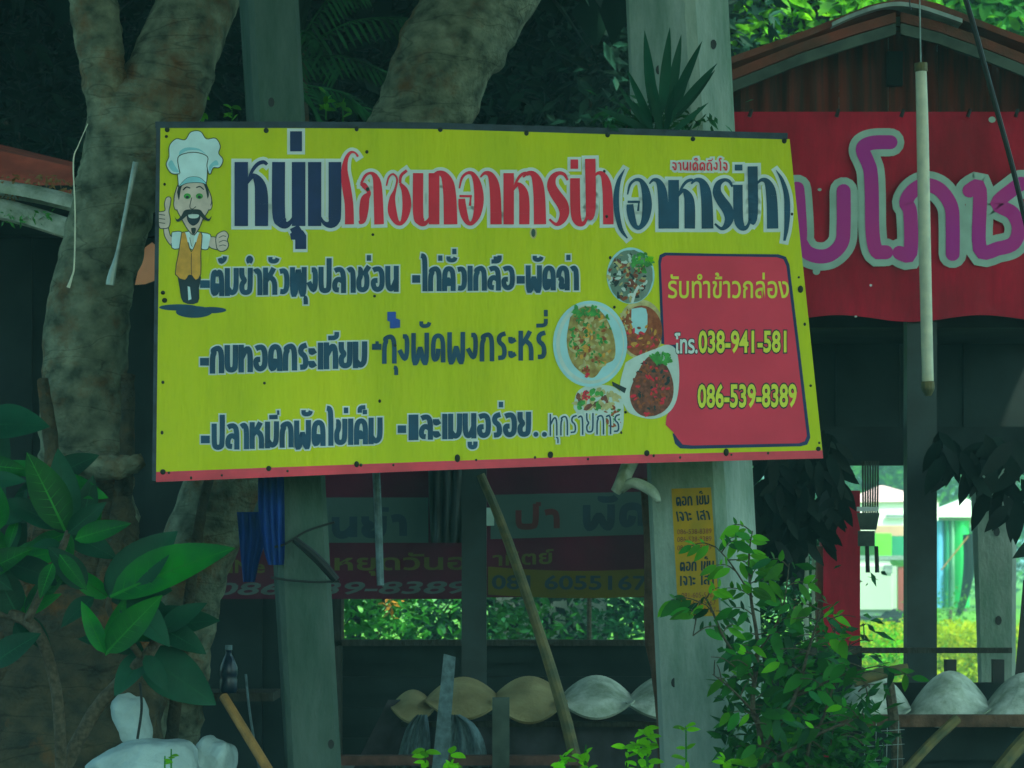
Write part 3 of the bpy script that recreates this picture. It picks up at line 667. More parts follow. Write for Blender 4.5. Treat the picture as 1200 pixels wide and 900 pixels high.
sg.disc(691.5, 403, 43.5, 50.5, M['plate'], 3.9, 48); sg.disc(691.5, 403, 40, 47, M['plate2'], 4.5, 48); sg.disc(693, 403, 37, 43, M['plate'], 5.2, 48)
sg.poly([(668, 372), (682, 360), (700, 362), (712, 376), (720, 398), (720, 420), (708, 428), (697, 442), (686, 440), (670, 425), (664, 400)], M['foody'], 6.0, 4)
blobs(692, 400, 24, 36, 130, [M['foody'], M['foodp'], M['foodp'], M['vest'], M['foodr']], 6.8, (2, 5), 10)
blobs(692, 395, 25, 38, 60, [M['foodg']], 7.8, (1.5, 4), 11); blobs(686, 365, 16, 6, 24, [M['foodg']], 8.0, (2, 5), 12); blobs(688, 436, 6, 5, 8, [M['redp'], M['foodr']], 8.2, (2, 4), 13); sg.build('food_picture', sign)
# chef
def C(pts): return [(180 + x / 3.75, 140 + y / 3.75) for x, y in pts]
INK = M['ink']
def shape(pts, m, k, out=1.3, sm=4):
    p = C(pts); ps = spline(p + [p[0]], sm)[:-1] if sm else p
    if out: sg.stroke(ps + [ps[0]], out * 2, INK, k - .6, rnd=False)
    sg.poly(ps, m, k)
def line(pts, w_, m, k, sm=4): sg.stroke(spline(C(pts), sm), w_, m, k, rnd=True)
for cx, cy, rx, ry in ((110, 826, 86, 14), (178, 846, 80, 26), (252, 838, 68, 14)): sg.disc(180 + cx / 3.75, 140 + cy / 3.75, rx / 3.75, ry / 3.75, M['teal'], 1.2, 30)
shape([(108, 680), (118, 740), (133, 800), (192, 802), (196, 740), (200, 680)], M['dnavy'], 2.2, 1, 3); shape([(150, 733), (160, 736), (167, 790), (153, 795)], M['hat'], 3.0, 0, 0)
shape([(82, 497), (120, 495), (128, 530), (120, 562), (82, 563)], M['hat'], 2.4, 1, 3); shape([(205, 498), (248, 507), (245, 540), (236, 570), (205, 560)], M['hat'], 2.4, 1, 3)
shape([(46, 470), (60, 470), (72, 510), (84, 522), (84, 552), (70, 545), (50, 510)], M['skin'], 2.0, 1, 3)
shape([(246, 517), (275, 520), (300, 540), (285, 570), (243, 556)], M['skin'], 2.0, 1, 3)
shape([(24, 408), (52, 402), (50, 372), (58, 345), (74, 346), (72, 375), (66, 405), (72, 440), (66, 472), (44, 478), (26, 470)], M['skin'], 3.0, 1, 3)
for y in (418, 436, 454): line([(26, y), (50, y + 3)], .9, INK, 3.9)
shape([(275, 530), (282, 505), (312, 492), (328, 510), (322, 530), (328, 552), (318, 572), (295, 578), (280, 565)], M['skin'], 3.0, 1, 3)
line([(288, 520), (305, 512), (318, 515)], .8, INK, 3.9); line([(288, 540), (308, 532), (322, 536)], .8, INK, 3.9); line([(290, 556), (306, 552), (318, 556)], .8, INK, 3.9)
shape([(128, 500), (160, 492), (205, 498), (206, 530), (175, 575), (140, 540)], M['hat'], 2.8, 1, 2)
shape([(125, 500), (140, 498), (150, 540), (166, 585), (188, 540), (200, 500), (212, 510), (206, 590), (206, 680), (186, 705), (170, 685), (152, 685), (138, 705), (98, 680), (112, 590)], M['vest'], 3.6, 1, 2)
line([(167, 590), (166, 640), (168, 685)], .7, INK, 4.4); shape([(160, 500), (176, 500), (180, 520), (172, 560), (162, 530)], M['plate2'], 3.6, .6, 3)
shape([(104, 300), (92, 350), (106, 400), (130, 445), (150, 480), (176, 506), (198, 480), (215, 440), (240, 400), (254, 355), (236, 300), (215, 275), (125, 280)], M['skin'], 4.4, 1)
for cx in (100, 247): sg.disc(180 + cx / 3.75, 140 + 372 / 3.75, 3.4, 7.6, INK, 3.2, 18); sg.disc(180 + cx / 3.75, 140 + 372 / 3.75, 2.6, 6.6, M['skin'], 3.9, 18)
shape([(104, 320), (112, 290), (128, 282), (120, 310), (112, 355)], INK, 5.2, 0); shape([(238, 350), (230, 310), (222, 284), (236, 292), (244, 330)], INK, 5.2, 0)
shape([(112, 298), (105, 210), (100, 165), (120, 140), (180, 132), (236, 150), (236, 200), (230, 282), (205, 270), (150, 275)], M['hat'], 5.6, 1)
shape([(115, 238), (80, 236), (58, 200), (70, 165), (72, 118), (100, 88), (140, 92), (165, 58), (205, 55), (232, 88), (272, 85), (292, 118), (285, 150), (304, 178), (290, 210), (262, 212), (248, 240), (237, 205), (240, 165), (200, 146), (150, 146), (106, 168)], M['hat'], 6.4, 1)
shape([(115, 234), (84, 228), (66, 198), (80, 180), (96, 205)], M['hat2'], 7.2, 0); shape([(248, 236), (262, 208), (286, 200), (275, 180), (246, 205)], M['hat2'], 7.2, 0); shape([(112, 160), (150, 138), (200, 138), (232, 155), (200, 130), (150, 124), (118, 138)], M['hat2'], 7.2, 0)
shape([(112, 296), (150, 258), (200, 256), (232, 284), (205, 278), (150, 280)], M['hat2'], 7.0, .5)
for cx in (149, 202): sg.disc(180 + cx / 3.75, 140 + 338 / 3.75, 4.2, 3.4, M['foodg'], 5.4, 16); sg.disc(180 + cx / 3.75, 140 + 342 / 3.75, 2, 1.6, INK, 6.1, 12)
line([(132, 310), (145, 298), (160, 302)], 1.4, INK, 6.8); line([(190, 300), (205, 296), (220, 308)], 1.4, INK, 6.8); line([(168, 345), (160, 385), (172, 394), (186, 384)], .9, INK, 5.4)
shape([(145, 418), (175, 412), (206, 418), (200, 450), (175, 468), (152, 450)], M['dnavy'], 5.4, 0); shape([(152, 420), (175, 417), (200, 420), (192, 434), (160, 434)], M['plate2'], 6.2, 0)
shape([(92, 425), (104, 440), (122, 426), (138, 400), (172, 396), (205, 398), (222, 418), (242, 438), (256, 425), (246, 447), (222, 440), (200, 420), (172, 412), (148, 424), (126, 442), (104, 450)], INK, 7.0, 0)
shape([(165, 478), (186, 478), (182, 502), (170, 502)], INK, 5.4, 0)
sg.build('chef_picture', sign)

# ------------------------------------------------------------------ poster on right post
pp_.poly([(789, 572), (834, 571), (844, 722), (797, 723)], M['post_yellow'], 0)
for y, t_ in ((588, 'ตอก เข็ม'), (606, 'เจาะ เสา')): thai(pp_, t_, (794 + (y - 572) * .06, y + 5), (832 + (y - 572) * .06, y + 3), (794, y - 7), (832, y - 8), M['dnavy'], 2, 1.9)
for y in (623, 632, 642): pp_.font('086-538-8389', ((796, y + 3), (835, y + 2), (796, y - 3), (835, y - 4)), M['foodd'], 2, cap=.7)
for y, t_ in ((665, 'ตอก เข็ม'), (682, 'เจาะ เสา')): thai(pp_, t_, (799, y + 5), (838, y + 3), (799, y - 7), (838, y - 8), M['dnavy'], 2, 1.9)
for y in (698, 707, 716): pp_.font('081-605-5167', ((801, y + 3), (840, y + 2), (801, y - 3), (840, y - 4)), M['foodd'], 2, cap=.7)
pst = thing('paper_poster', 'narrow orange-yellow paper poster with Thai lines pasted on the thick concrete post', 'poster', P(815, 720, 10.3))
pp_.build('print', pst)

# ------------------------------------------------------------------ trees: left forked trunk and leaning trunk
tr = thing('tree', 'forked grey-barked tree trunk rising left of the yellow sign', 'tree', (P(90, 1100, 10.9).x, 10.9, 0))
ptube([(60, 1170, 10.9, 150), (70, 960, 10.9, 128), (85, 850, 10.85, 108), (95, 740, 10.8, 84), (98, 640, 10.75, 66), (100, 540, 10.7, 54), (99, 450, 10.7, 51), (106, 350, 10.7, 47), (128, 260, 10.7, 47), (145, 200, 10.7, 52), (163, 140, 10.7, 54), (172, 100, 10.7, 36)],
      56, 14, wob=.08, ell=.9, seed=3, ring=.010).build('trunk', M['bark'], tr, True)
ptube([(165, 175, 10.72, 46), (188, 118, 10.74, 50), (205, 70, 10.8, 48), (232, 0, 10.9, 45), (262, -90, 11, 42), (300, -200, 11.1, 38)], 44, 14, wob=.07, seed=6, ring=.008).build('limb', M['bark'], tr, True)
ptube([(134, 185, 10.68, 32), (128, 130, 10.66, 26), (120, 80, 10.66, 26), (112, 20, 10.7, 28), (100, -60, 10.7, 26), (90, -200, 10.8, 24)], 36, 14, wob=.07, seed=9, ring=.008).build('limb', M['bark'], tr, True)
ptube([(60, 548, 10.3, 10), (100, 545, 10.25, 16), (140, 548, 10.2, 15), (168, 538, 10.2, 7)], 16, 6, wob=.3, seed=2).build('broken_stub', M['bark'], tr, True)
ptube([(50, 445, 10.5, 7), (60, 560, 10.4, 9), (30, 700, 10.35, 12), (-10, 860, 10.4, 20)], 16, 8, wob=.25, seed=21).build('root', M['bark2'], tr, True)
ptube([(150, 440, 10.55, 8), (146, 560, 10.45, 10), (120, 700, 10.3, 14), (95, 860, 10.2, 22), (90, 1000, 10.2, 30)], 16, 8, wob=.25, seed=22).build('root', M['bark2'], tr, True)
ptube([(98, 560, 10.66, 52), (96, 600, 10.6, 62), (92, 680, 10.5, 82), (84, 780, 10.4, 104), (74, 900, 10.3, 124), (60, 1170, 10.2, 160)], 64, 10, wob=.16, ell=.7, seed=30).build('root_flare', M['bark2'], tr, True)
t2 = thing('tree', 'brown tree trunk leaning right from the left trunk foot up behind the yellow sign', 'tree', (P(150, 1150, 11.4).x, 11.4, 0))
ptube([(110, 1150, 11.4, 90), (150, 950, 11.4, 70), (188, 800, 11.4, 55), (215, 690, 11.4, 46), (258, 580, 11.4, 44), (340, 420, 11.4, 48), (430, 260, 11.4, 52), (487, 150, 11.4, 55), (522, 70, 11.4, 58), (560, 0, 11.5, 62), (610, -100, 11.6, 62), (660, -200, 11.7, 58)],
      56, 14, wob=.09, seed=14, ring=.008).build('trunk', M['bark'], t2, True)
ptube([(196, 900, 11.0, 8), (222, 700, 10.95, 7), (236, 600, 10.95, 6), (252, 540, 11.0, 5)], 10, 8, wob=.3, seed=4).build('aerial_root', M['bark2'], t2, True)

# metal strap and wire hanging on the trunk
o = ptube([(159, 190, 10.12, 3.4), (156, 205, 10.12, 3.2), (148, 245, 10.12, 2.4), (138, 295, 10.12, 2.4), (131, 322, 10.12, 4.6), (129, 334, 10.12, 4.8)], 8).build('metal_strap', M['steel']); tag(o, 'thin bent metal strap nailed to the forked trunk', 'strap')
o = ptube([(103, 145, 10.1, .5), (92, 170, 10.1, .6), (86, 190, 10.1, .8), (88, 250, 10.1, .8), (87, 310, 10.1, .9), (84, 325, 10.1, 1.3), (80, 337, 10.1, 2.2)], 6).build('hanging_wire', M['tube']); tag(o, 'pale wire hanging straight down in front of the forked trunk', 'wire')

# ------------------------------------------------------------------ left shed roof
sh = thing('lean_to_roof', 'old lean-to roof of grey wavy sheets with a red sheet above, left of the trunk', 'roof', P(40, 260, 12.5))
def wavy(x_of, zt, name, m, parent, Yf, Yb, lam, amp, nx, n_w, rise, skew=0, x0=0, phase=0, thick=.008):
    rows = []
    for j in range(9):
        t = j / 8; y = Yf + (Yb - Yf) * t; row = []
        for i in range(int(nx)):
            s = i / (nx - 1) * n_w * lam
            row.append(Vector((x0 + s + skew * t, y, zt + rise * t + amp * math.cos(2 * math.pi * s / lam + phase))))
        rows.append(row)
    lo = [[q - Vector((0, 0, thick)) for q in r] for r in rows]
    mb = MB().grid(rows); mb.grid(lo)
    mb.grid([rows[0], lo[0]]); mb.grid([rows[-1], lo[-1]]); mb.grid([[r[0] for r in rows], [r[0] for r in lo]]); mb.grid([[r[-1] for r in rows], [r[-1] for r in lo]])
    return mb.build(name, m, parent, True)
# two grey sheets whose round rims run away to the left
for (pts, r_, m_) in (((((-120, 196), (-20, 212), (40, 222), (90, 234)), 15, M['asb'])), ((((-120, 218), (-20, 234), (30, 246), (80, 262)), 20, M['asb']))):
    s = spline([(x, y, 12.3 - i * .02) for i, (x, y) in enumerate(pts)], 8); rows = []
    for (x, y, Y) in s:
        row = []
        for k in range(11):
            a = math.pi * (k / 10) * .95 + .05; row.append(P(x - (y - 234) * .0, y + r_, Y) + Vector((math.sin(a) * .02, -math.cos(a) * .12, math.sin(a) * r_ * Y / F * 1.25)))
        rows.append(row)
    MB().grid(rows).build('roof_sheet', m_, sh, True)
MB().hexa([P(-120, 208, 13.6), P(86, 236, 13.3), P(86, 236, 14.3), P(-120, 208, 14.6), P(-120, 150, 13.9), P(86, 196, 13.6), P(86, 190, 14.6), P(-120, 140, 14.9)]).build('red_sheet', mat('faded_red_sheet', (.55, .10, .07), .8, .3, 6), sh)
leaf_cloud('leaf_litter', M['tan'], 260, pvol(-40, 86, 205, 232, 12.2, 12.35), .03, sh, seed=5)['kind'] = 'stuff'
leaf_cloud('leaf_litter', M['foodg'], 120, pvol(-40, 60, 248, 262, 12.1, 12.2), .03, sh, seed=6)['kind'] = 'stuff'

# orange cloth glimpsed between trunk and sign
o = add('orange_cloth', [P(158, 334, 13), P(170, 333, 13), P(184, 328, 13), P(186, 290, 13), P(178, 284, 13), P(170, 290, 13), P(163, 312, 13), P(158, 334, 13.03), P(170, 333, 13.03), P(184, 328, 13.03), P(186, 290, 13.03), P(178, 284, 13.03), P(170, 290, 13.03), P(163, 312, 13.03)],
        [tuple(range(7)), tuple(range(13, 6, -1))] + [(i, (i + 1) % 7, 7 + (i + 1) % 7, 7 + i) for i in range(7)], M['orange']); tag(o, 'bright orange cloth glimpsed between forked trunk and yellow sign', 'cloth')

# ------------------------------------------------------------------ shed walls behind (dark)
dw = thing('shed', 'dark open wooden eating shed behind the sign posts', 'shed', (P(300, 900, 15).x, 15, 0))
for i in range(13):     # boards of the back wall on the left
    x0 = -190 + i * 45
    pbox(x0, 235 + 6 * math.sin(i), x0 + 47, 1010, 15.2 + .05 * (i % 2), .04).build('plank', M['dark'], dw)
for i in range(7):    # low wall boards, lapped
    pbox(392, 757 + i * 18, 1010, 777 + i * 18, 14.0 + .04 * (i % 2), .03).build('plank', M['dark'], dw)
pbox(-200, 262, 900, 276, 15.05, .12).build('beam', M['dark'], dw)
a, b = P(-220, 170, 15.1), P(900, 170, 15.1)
MB().hexa([(a.x, 13.4, 3.3), (b.x, 13.4, 3.3), (b.x, 16.5, 3.5), (a.x, 16.5, 3.5), (a.x, 13.4, 3.34), (b.x, 13.4, 3.34), (b.x, 16.5, 3.54), (a.x, 16.5, 3.54)]).build('roof', M['dark'], dw)  # roof slab added to shade the shed interior
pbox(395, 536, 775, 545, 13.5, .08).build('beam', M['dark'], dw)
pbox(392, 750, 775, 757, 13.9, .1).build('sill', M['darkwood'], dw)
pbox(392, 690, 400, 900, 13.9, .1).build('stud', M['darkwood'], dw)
# dark post
o = pbox(541, 540, 570, 1010, 12.2, .08).build('wooden_post', M['darksteel']); tag(o, 'dark square post standing under the middle of the yellow sign', 'post')
o = ptube([(563, 556, 11.6, 5), (590, 620, 11.6, 5.5), (625, 720, 11.55, 6), (655, 815, 11.5, 7), (672, 880, 11.45, 7.5), (700, 990, 11.4, 8)], 10, wob=.08).build('bamboo_pole', M['bamboo']); tag(o, 'long thin bamboo pole leaning under the sign, in front of the grey wavy sheets', 'pole')
o = ptube([(757, 560, 10.9, 8), (763, 640, 10.9, 8), (762, 740, 10.9, 7), (770, 800, 10.9, 5.5), (775, 860, 10.9, 5), (776, 1000, 10.9, 5)], 12, wob=.2).build('wooden_stake', M['brownwood']); tag(o, 'crooked reddish-brown stake beside the thick concrete post', 'stake')
o = ptube([(440, 535, 10.6, 4.6), (443, 600, 10.6, 4.6), (445, 660, 10.6, 4.4), (446, 686, 10.6, 4.2)], 8).build('hanging_rod', M['mesh']); tag(o, 'thin grey threaded rod hanging below the sign', 'rod')
# bent grey lamp bracket under the sign
lb = thing('lamp_bracket', 'bent pale metal bracket sticking out under the yellow sign beside the post', 'bracket', P(745, 570, 10.35))
ptube([(742, 535, 10.4, 9), (735, 550, 10.35, 9), (728, 566, 10.3, 8), (721, 577, 10.3, 6)], 10).build('arm', M['asb'], lb, True)
ptube([(728, 575, 10.3, 4), (740, 566, 10.28, 6), (755, 570, 10.25, 6.5), (766, 578, 10.22, 6), (772, 588, 10.2, 3)], 10).build('shade', M['asb'], lb, True)
# blue cloth
def cloth(name, pts, Y, m, label, cat, nv=12, fold=.03, d=.02):
    """pts: (py, xl, xr)"""
    rows = []
    for py, xl, xr in spline(pts, 4):
        rows.append([P(xl + (xr - xl) * i / nv, py, Y) + Vector((0, fold * math.sin(i * 1.9 + py * .02), 0)) for i in range(nv + 1)])
    mb = MB().grid(rows); mb.grid([[q + Vector((0, d, 0)) for q in r] for r in rows]); o = mb.build(name, m, None, True); tag(o, label, cat); return o
cloth('blue_cloth', [(545, 304, 331), (590, 303, 333), (640, 308, 334), (662, 314, 333)], 10.24, M['bluecloth'], 'narrow strip of blue cloth hanging against the dark concrete post', 'cloth')
cloth('blue_cloth', [(600, 278, 310), (630, 280, 312), (655, 282, 305), (682, 284, 299)], 10.6, M['bluecloth'], 'ragged dark blue cloth hanging left of the dark concrete post', 'cloth')

# ------------------------------------------------------------------ dim red banners under the sign
def bsheet(Y, x0, x1, y0, y1, m, name, parent, ft=lambda x: 0, fb=lambda x: 0, k=0, th=.004, wav=.0):
    rows = []; n = 24
    for j in range(5):
        row = []
        for i in range(n + 1):
            x = x0 + (x1 - x0) * i / n; v = j / 4; y = (y0 + ft(x)) * (1 - v) + (y1 + fb(x)) * v
            row.append(P(x, y, Y) + Vector((0, -k * .001, 0)))
        rows.append(row)
    mb = MB().grid(rows); bk = [[q + Vector((0, th, 0)) for q in r] for r in rows]; mb.grid(bk); mb.grid([rows[0], bk[0]]); mb.grid([rows[-1], bk[-1]])
    return mb.build(name, m, parent)
Yb = 13.2
b1 = thing('banner', 'dim red Thai banner with dim white band, behind and left of the dark square post', 'banner', P(400, 700, Yb))
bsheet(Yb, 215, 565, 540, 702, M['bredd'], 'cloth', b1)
bsheet(Yb, 215, 502, 583, 636, M['bwhited'], 'white_band', b1, k=6, th=.003)
bp = Print(Yb)
thai(bp, 'นย่า', (388, 630), (478, 628), (388, 606), (478, 604), M['dnavy'], 8, 9); bp.build('lettering', b1)
bp.font('หยุดวันอ', ((393, 668), (546, 667), (393, 653), (546, 652)), M['dyel'], 2, offset=.02, cap=.6)
bp.build('lettering', b1)
bp.font('21', ((247, 671), (272, 671), (247, 656), (272, 656)), M['dyel'], 2, offset=.02, cap=.7); bp.build('lettering', b1)
bp.font('Ne', ((276, 671), (310, 671), (276, 656), (310, 656)), M['dyel'], 2, offset=.02, cap=.7); bp.build('lettering', b1)
bp.font('086-539-8389', ((254, 697), (549, 695), (254, 683), (549, 681)), M['dwh'], 2, offset=.02, cap=.7, shear=.2); bp.build('lettering', b1)
b2 = thing('banner', 'dim red and yellow Thai banner behind the leaning bamboo pole', 'banner', P(670, 700, Yb - .1))
Y2 = Yb - .12
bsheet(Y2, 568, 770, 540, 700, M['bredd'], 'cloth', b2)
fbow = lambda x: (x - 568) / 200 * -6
bsheet(Y2, 575, 768, 580, 632, M['bwhited'], 'white_band', b2, ft=lambda x: -4 * (x - 568) / 200, fb=fbow, k=6, th=.003)
bsheet(Y2, 572, 768, 666, 700, M['byellowd'], 'yellow_band', b2, ft=lambda x: 6 * math.sin((x - 560) / 200 * 2.6) - 3, fb=lambda x: 5 * math.sin((x - 560) / 200 * 2.6) - 4, k=6, th=.003)
bp = Print(Y2)
thai(bp, 'ป่า', (602, 620), (658, 619), (602, 598), (658, 597), M['dred'], 8, 7); bp.build('lettering', b2); thai(bp, 'ผัด', (682, 618), (757, 616), (682, 592), (757, 590), M['dnavy'], 8, 9); bp.build('lettering', b2)
bp.font('าทิตย์', ((578, 663), (648, 660), (578, 650), (648, 647)), M['dyel'], 2, offset=.02, cap=.6); bp.build('lettering', b2); bp.font('081 6055167', ((577, 690), (758, 691), (577, 674), (758, 675)), M['dnavy'], 9, offset=.02, cap=.7); bp.build('lettering', b2)
cloth('dark_curtain', [(540, 502, 543), (590, 503, 543), (636, 505, 542)], 13.1, M['darksteel'], 'dark curtain hanging between the two dim banners', 'curtain')
# pale paper tag on the banner
o = pbox(562, 595, 579, 616, 12.6, .01).build('paper_tag', M['mint']); tag(o, 'small pale tag beside the bamboo pole in front of the dim banner', 'tag')

# ------------------------------------------------------------------ right red-roofed shed
YS = 13.0
sr = thing('red_shed', 'red-roofed shed with rusty corrugated gable behind the big red banner', 'shed', (P(1055, 900, YS).x, YS, 0))
def slope(xa, ya, xb, yb, t, name, m, Y0, Y1, n=1):
    A0, B0 = P(xa, ya, Y0), P(xb, yb, Y0); dn = Vector((0, 0, -t * Y0 / F)); bk = Vector((0, Y1 - Y0, 0))
    return MB().hexa([A0 + dn, B0 + dn, B0 + dn + bk, A0 + dn + bk, A0, B0, B0 + bk, A0 + bk]).build(name, m, sr)
# roof sheets (each a corrugated run from ridge to eave)
def roofrun(side):
    pts = [(1055, 12), (1010, 22), (940, 50), (850, 82), (740, 120)] if side < 0 else [(1055, 12), (1090, 20), (1150, 44), (1230, 74), (1340, 120)]
    for k in range(5):
        ya = YS - .25 + k * .85; yb = ya + .84
        rows = []
        for y_ in [ya + (yb - ya) * i / 6 for i in range(7)]:
            z = .014 * math.cos((y_ - ya) / .84 * 6 * math.pi)
            rows.append([P(a, b, YS) + Vector((0, y_ - YS, z + .0)) for a, b in pts])
        lo = [[q - Vector((0, 0, .03)) for q in r] for r in rows]
        mb = MB().grid(rows); mb.grid(lo); mb.grid([rows[0], lo[0]]); mb.build('roof_sheet', M['redroof'], sr, False)
roofrun(-1); roofrun(1)
for pts in ([(1050, 27), (1000, 42), (940, 62), (850, 98), (740, 140)], [(1056, 27), (1100, 38), (1150, 56), (1230, 88), (1340, 130)]):
    q = [P(a, b, YS - .24) for a, b in pts]; rows = [q, [v - Vector((0, 0, .05)) for v in q]]; r2 = [[v + Vector((0, .03, 0)) for v in r] for r in rows]
    MB().grid([rows[0], rows[1], r2[1], r2[0], rows[0]]).build('bargeboard', M['barge'], sr)
    q = [P(a, b - 13, YS - .22) for a, b in pts]; rows = [q, [v - Vector((0, 0, .045)) for v in q]]; r2 = [[v + Vector((0, .03, 0)) for v in r] for r in rows]
    MB().grid([rows[0], rows[1], r2[1], r2[0], rows[0]]).build('bargeboard', M['redroof'], sr)
cap = spline([(975, 26, 0), (1000, 15, 0), (1030, 5, 0), (1055, 2, 0), (1080, 6, 0), (1105, 14, 0), (1128, 22, 0)], 3)
q = [P(a, b, YS - .3) for a, b, _ in cap]; rows = [[v + Vector((0, y, 0)) for v in q] for y in (0, .5, 1.2, 4)]
lo = [[v - Vector((0, 0, .018)) for v in r] for r in rows]; mb = MB().grid(rows); mb.grid(lo); mb.grid([rows[0], lo[0]]); mb.build('ridge_cap', M['ridge'], sr)
# gable wall of corrugated sheets
def gtop(px): return 30 + (1055 - px) * .37 if px < 1055 else 30 + (px - 1055) * .34
for s0 in range(870, 1340, 58):
    rows = [[], []]
    for i in range(25):
        px = s0 + 57.6 * i / 24; dy = -.012 * math.cos(i / 24 * 2 * math.pi * 2)
        rows[0].append(P(px, gtop(px), YS) + Vector((0, dy + .1, 0))); rows[1].append(P(px, 200, YS) + Vector((0, dy + .1, 0)))
    MB().grid(rows).build('wall_sheet', M['rednoodle'], sr, True)
pbox(1040, 60, 1058, 100, YS + .03, .04).build('vent_hole', M['dark'], sr)
pbox(860, 500, 1400, 545, YS + .9, .1).build('beam', M['dark'], sr); pbox(860, 370, 1400, 384, YS + .1, .1).build('beam', M['dark'], sr)
# dark boards added as a shade screen for the interior behind the banner
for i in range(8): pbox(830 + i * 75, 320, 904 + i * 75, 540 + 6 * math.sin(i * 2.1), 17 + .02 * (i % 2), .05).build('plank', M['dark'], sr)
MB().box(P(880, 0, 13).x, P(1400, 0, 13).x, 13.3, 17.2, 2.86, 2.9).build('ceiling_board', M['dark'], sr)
o = pbox(1063, 372, 1098, 1010, 12.9, .12); o = o.build('post', M['darksteel'], sr)
pbox(965, 575, 1008, 1010, 14.6, .2).build('red_column', M['bred'], sr); pbox(942, 600, 948, 1010, 14.4, .03).build('pipe', M['asb'], sr); pbox(952, 640, 955, 1010, 14.4, .03).build('pipe', M['asb'], sr)
pbox(958, 640, 965.5, 1010, 14.62, .1).build('column_side', M['redroof'], sr)

# big red banner with purple letters (bulges slightly)
bb = thing('banner', 'big crimson banner with purple and mint Thai letters hung on the shed front', 'banner', P(1035, 375, YS - .1))
Y3 = YS - .16
rows = []
for j in range(21):
    rows.append([P(858 + 560 * i / 60, lerp([(0, 131), (20, 373)], j) + (4 * math.sin(i * .35) if j == 20 else 0) * (j / 20), Y3 + .02) + Vector((0, -.012 * abs(math.sin(i * .52)) * math.sin(j * .6), 0)) for i in range(61)])
mb = MB().grid(rows); mb.grid([[v + Vector((0, .008, 0)) for v in r] for r in rows]); mb.build('cloth', M['bred'], bb, True)
bp = Print(Y3 + .002); bp.fine = True
def D(pts): return [(870 + x / 3.46, 120 + y / 3.46) for x, y in pts]
LET = [([(150, 560), (200, 590), (232, 560), (228, 420), (222, 350)], 0), ([(236, 570), (262, 608), (310, 625), (360, 615), (402, 570), (410, 500), (410, 360)], 0),
       ([(600, 162), (520, 162), (480, 185), (505, 235), (525, 290), (525, 608), (582, 608)], 0),
       ([(636, 610), (680, 610), (680, 450), (664, 405), (690, 360), (740, 335), (800, 355), (845, 420), (852, 500), (852, 615)], 0),
       ([(920, 358), (962, 358), (962, 592), (1040, 592), (1100, 570), (1120, 510), (1095, 450), (1035, 410), (1100, 350), (1130, 330)], 0),
       ([(1250, 350), (1250, 560), (1290, 600), (1400, 350), (1400, 610)], 0), ([(1480, 380), (1560, 350), (1600, 450), (1600, 610)], 0)]
for pts, _ in LET:
    ps = spline(D(pts), 5) if pts[0] != (600, 162) else chaikin(D(pts), 3); bp.stroke(ps, 33, M['mint'], 1.0, rnd=True); bp.build('letter_outline', bb)
for pts, _ in LET:
    ps = spline(D(pts), 5) if pts[0] != (600, 162) else chaikin(D(pts), 3); bp.stroke(ps, 16.5, M['purple'], 3.6, rnd=True); bp.build('letter_fill', bb)
bp.disc(870 + 1012 / 3.46, 120 + 70 / 3.46, 4.2, 3.6, M['mint'], 1, 14); bp.disc(870 + 313 / 3.46, 120 + 354 / 3.46, 2.4, 1.8, M['mint'], 1, 10); bp.disc(870 + 300 / 3.46, 120 + 686 / 3.46, 4.4, 4, M['mint'], 1, 12)
bp.disc(870 + 520 / 3.46, 120 + 742 / 3.46, 1.6, 1.6, M['white'], 1, 8); bp.disc(870 + 460 / 3.46, 120 + 868 / 3.46, 1.6, 1.2, M['white'], 1, 8); bp.build('paint_spot', bb)
for x in (878, 980, 1056, 1134, 1190):
    o = ptube([(x + 3, 128, YS - .2, 2), (x, 137, YS - .2, 2.4)], 6).build('tie', M['cable'], bb)
# hanging fluorescent tube pole
ht = thing('hanging_lamp_tube', 'long pale tube lamp hanging upright on a wire in front of the red banner', 'lamp', P(1084, 460, 11.6))
ptube([(1079, 76, 11.6, 6.5), (1081, 150, 11.6, 7.2), (1084, 300, 11.6, 7.2), (1087.5, 452, 11.6, 6.8)], 12).build('tube', M['tube'], ht, True)
ptube([(1079, 74, 11.6, 7.6), (1079.5, 84, 11.6, 7.8)], 12).build('end_cap', M['bamboo'], ht); ptube([(1087, 447, 11.6, 7.6), (1087.5, 456, 11.6, 7.6), (1088, 464, 11.6, 3.2)], 12).build('end_cap', M['bamboo'], ht)
ptube([(1077, -60, 11.6, .9), (1078, 20, 11.6, .9), (1079, 74, 11.6, .9)], 6).build('wire', M['steel'], ht)
o = ptube([(1110, -60, 10.8, 3.2), (1135, 10, 10.8, 3.2), (1160, 100, 10.8, 3.2), (1185, 190, 10.8, 3.2), (1200, 252, 10.8, 3.2), (1225, 360, 10.8, 3.2)], 8).build('power_cable', M['cable']); tag(o, 'thick black cable slanting down across the red banner at top right', 'cable')
o = ptube([(1068, -60, 10.9, .9), (1066, 0, 10.9, .8), (1068, 12, 10.9, .8)], 5).build('thin_wire', M['cable']); tag(o, 'short thin black wire above the shed ridge', 'wire')

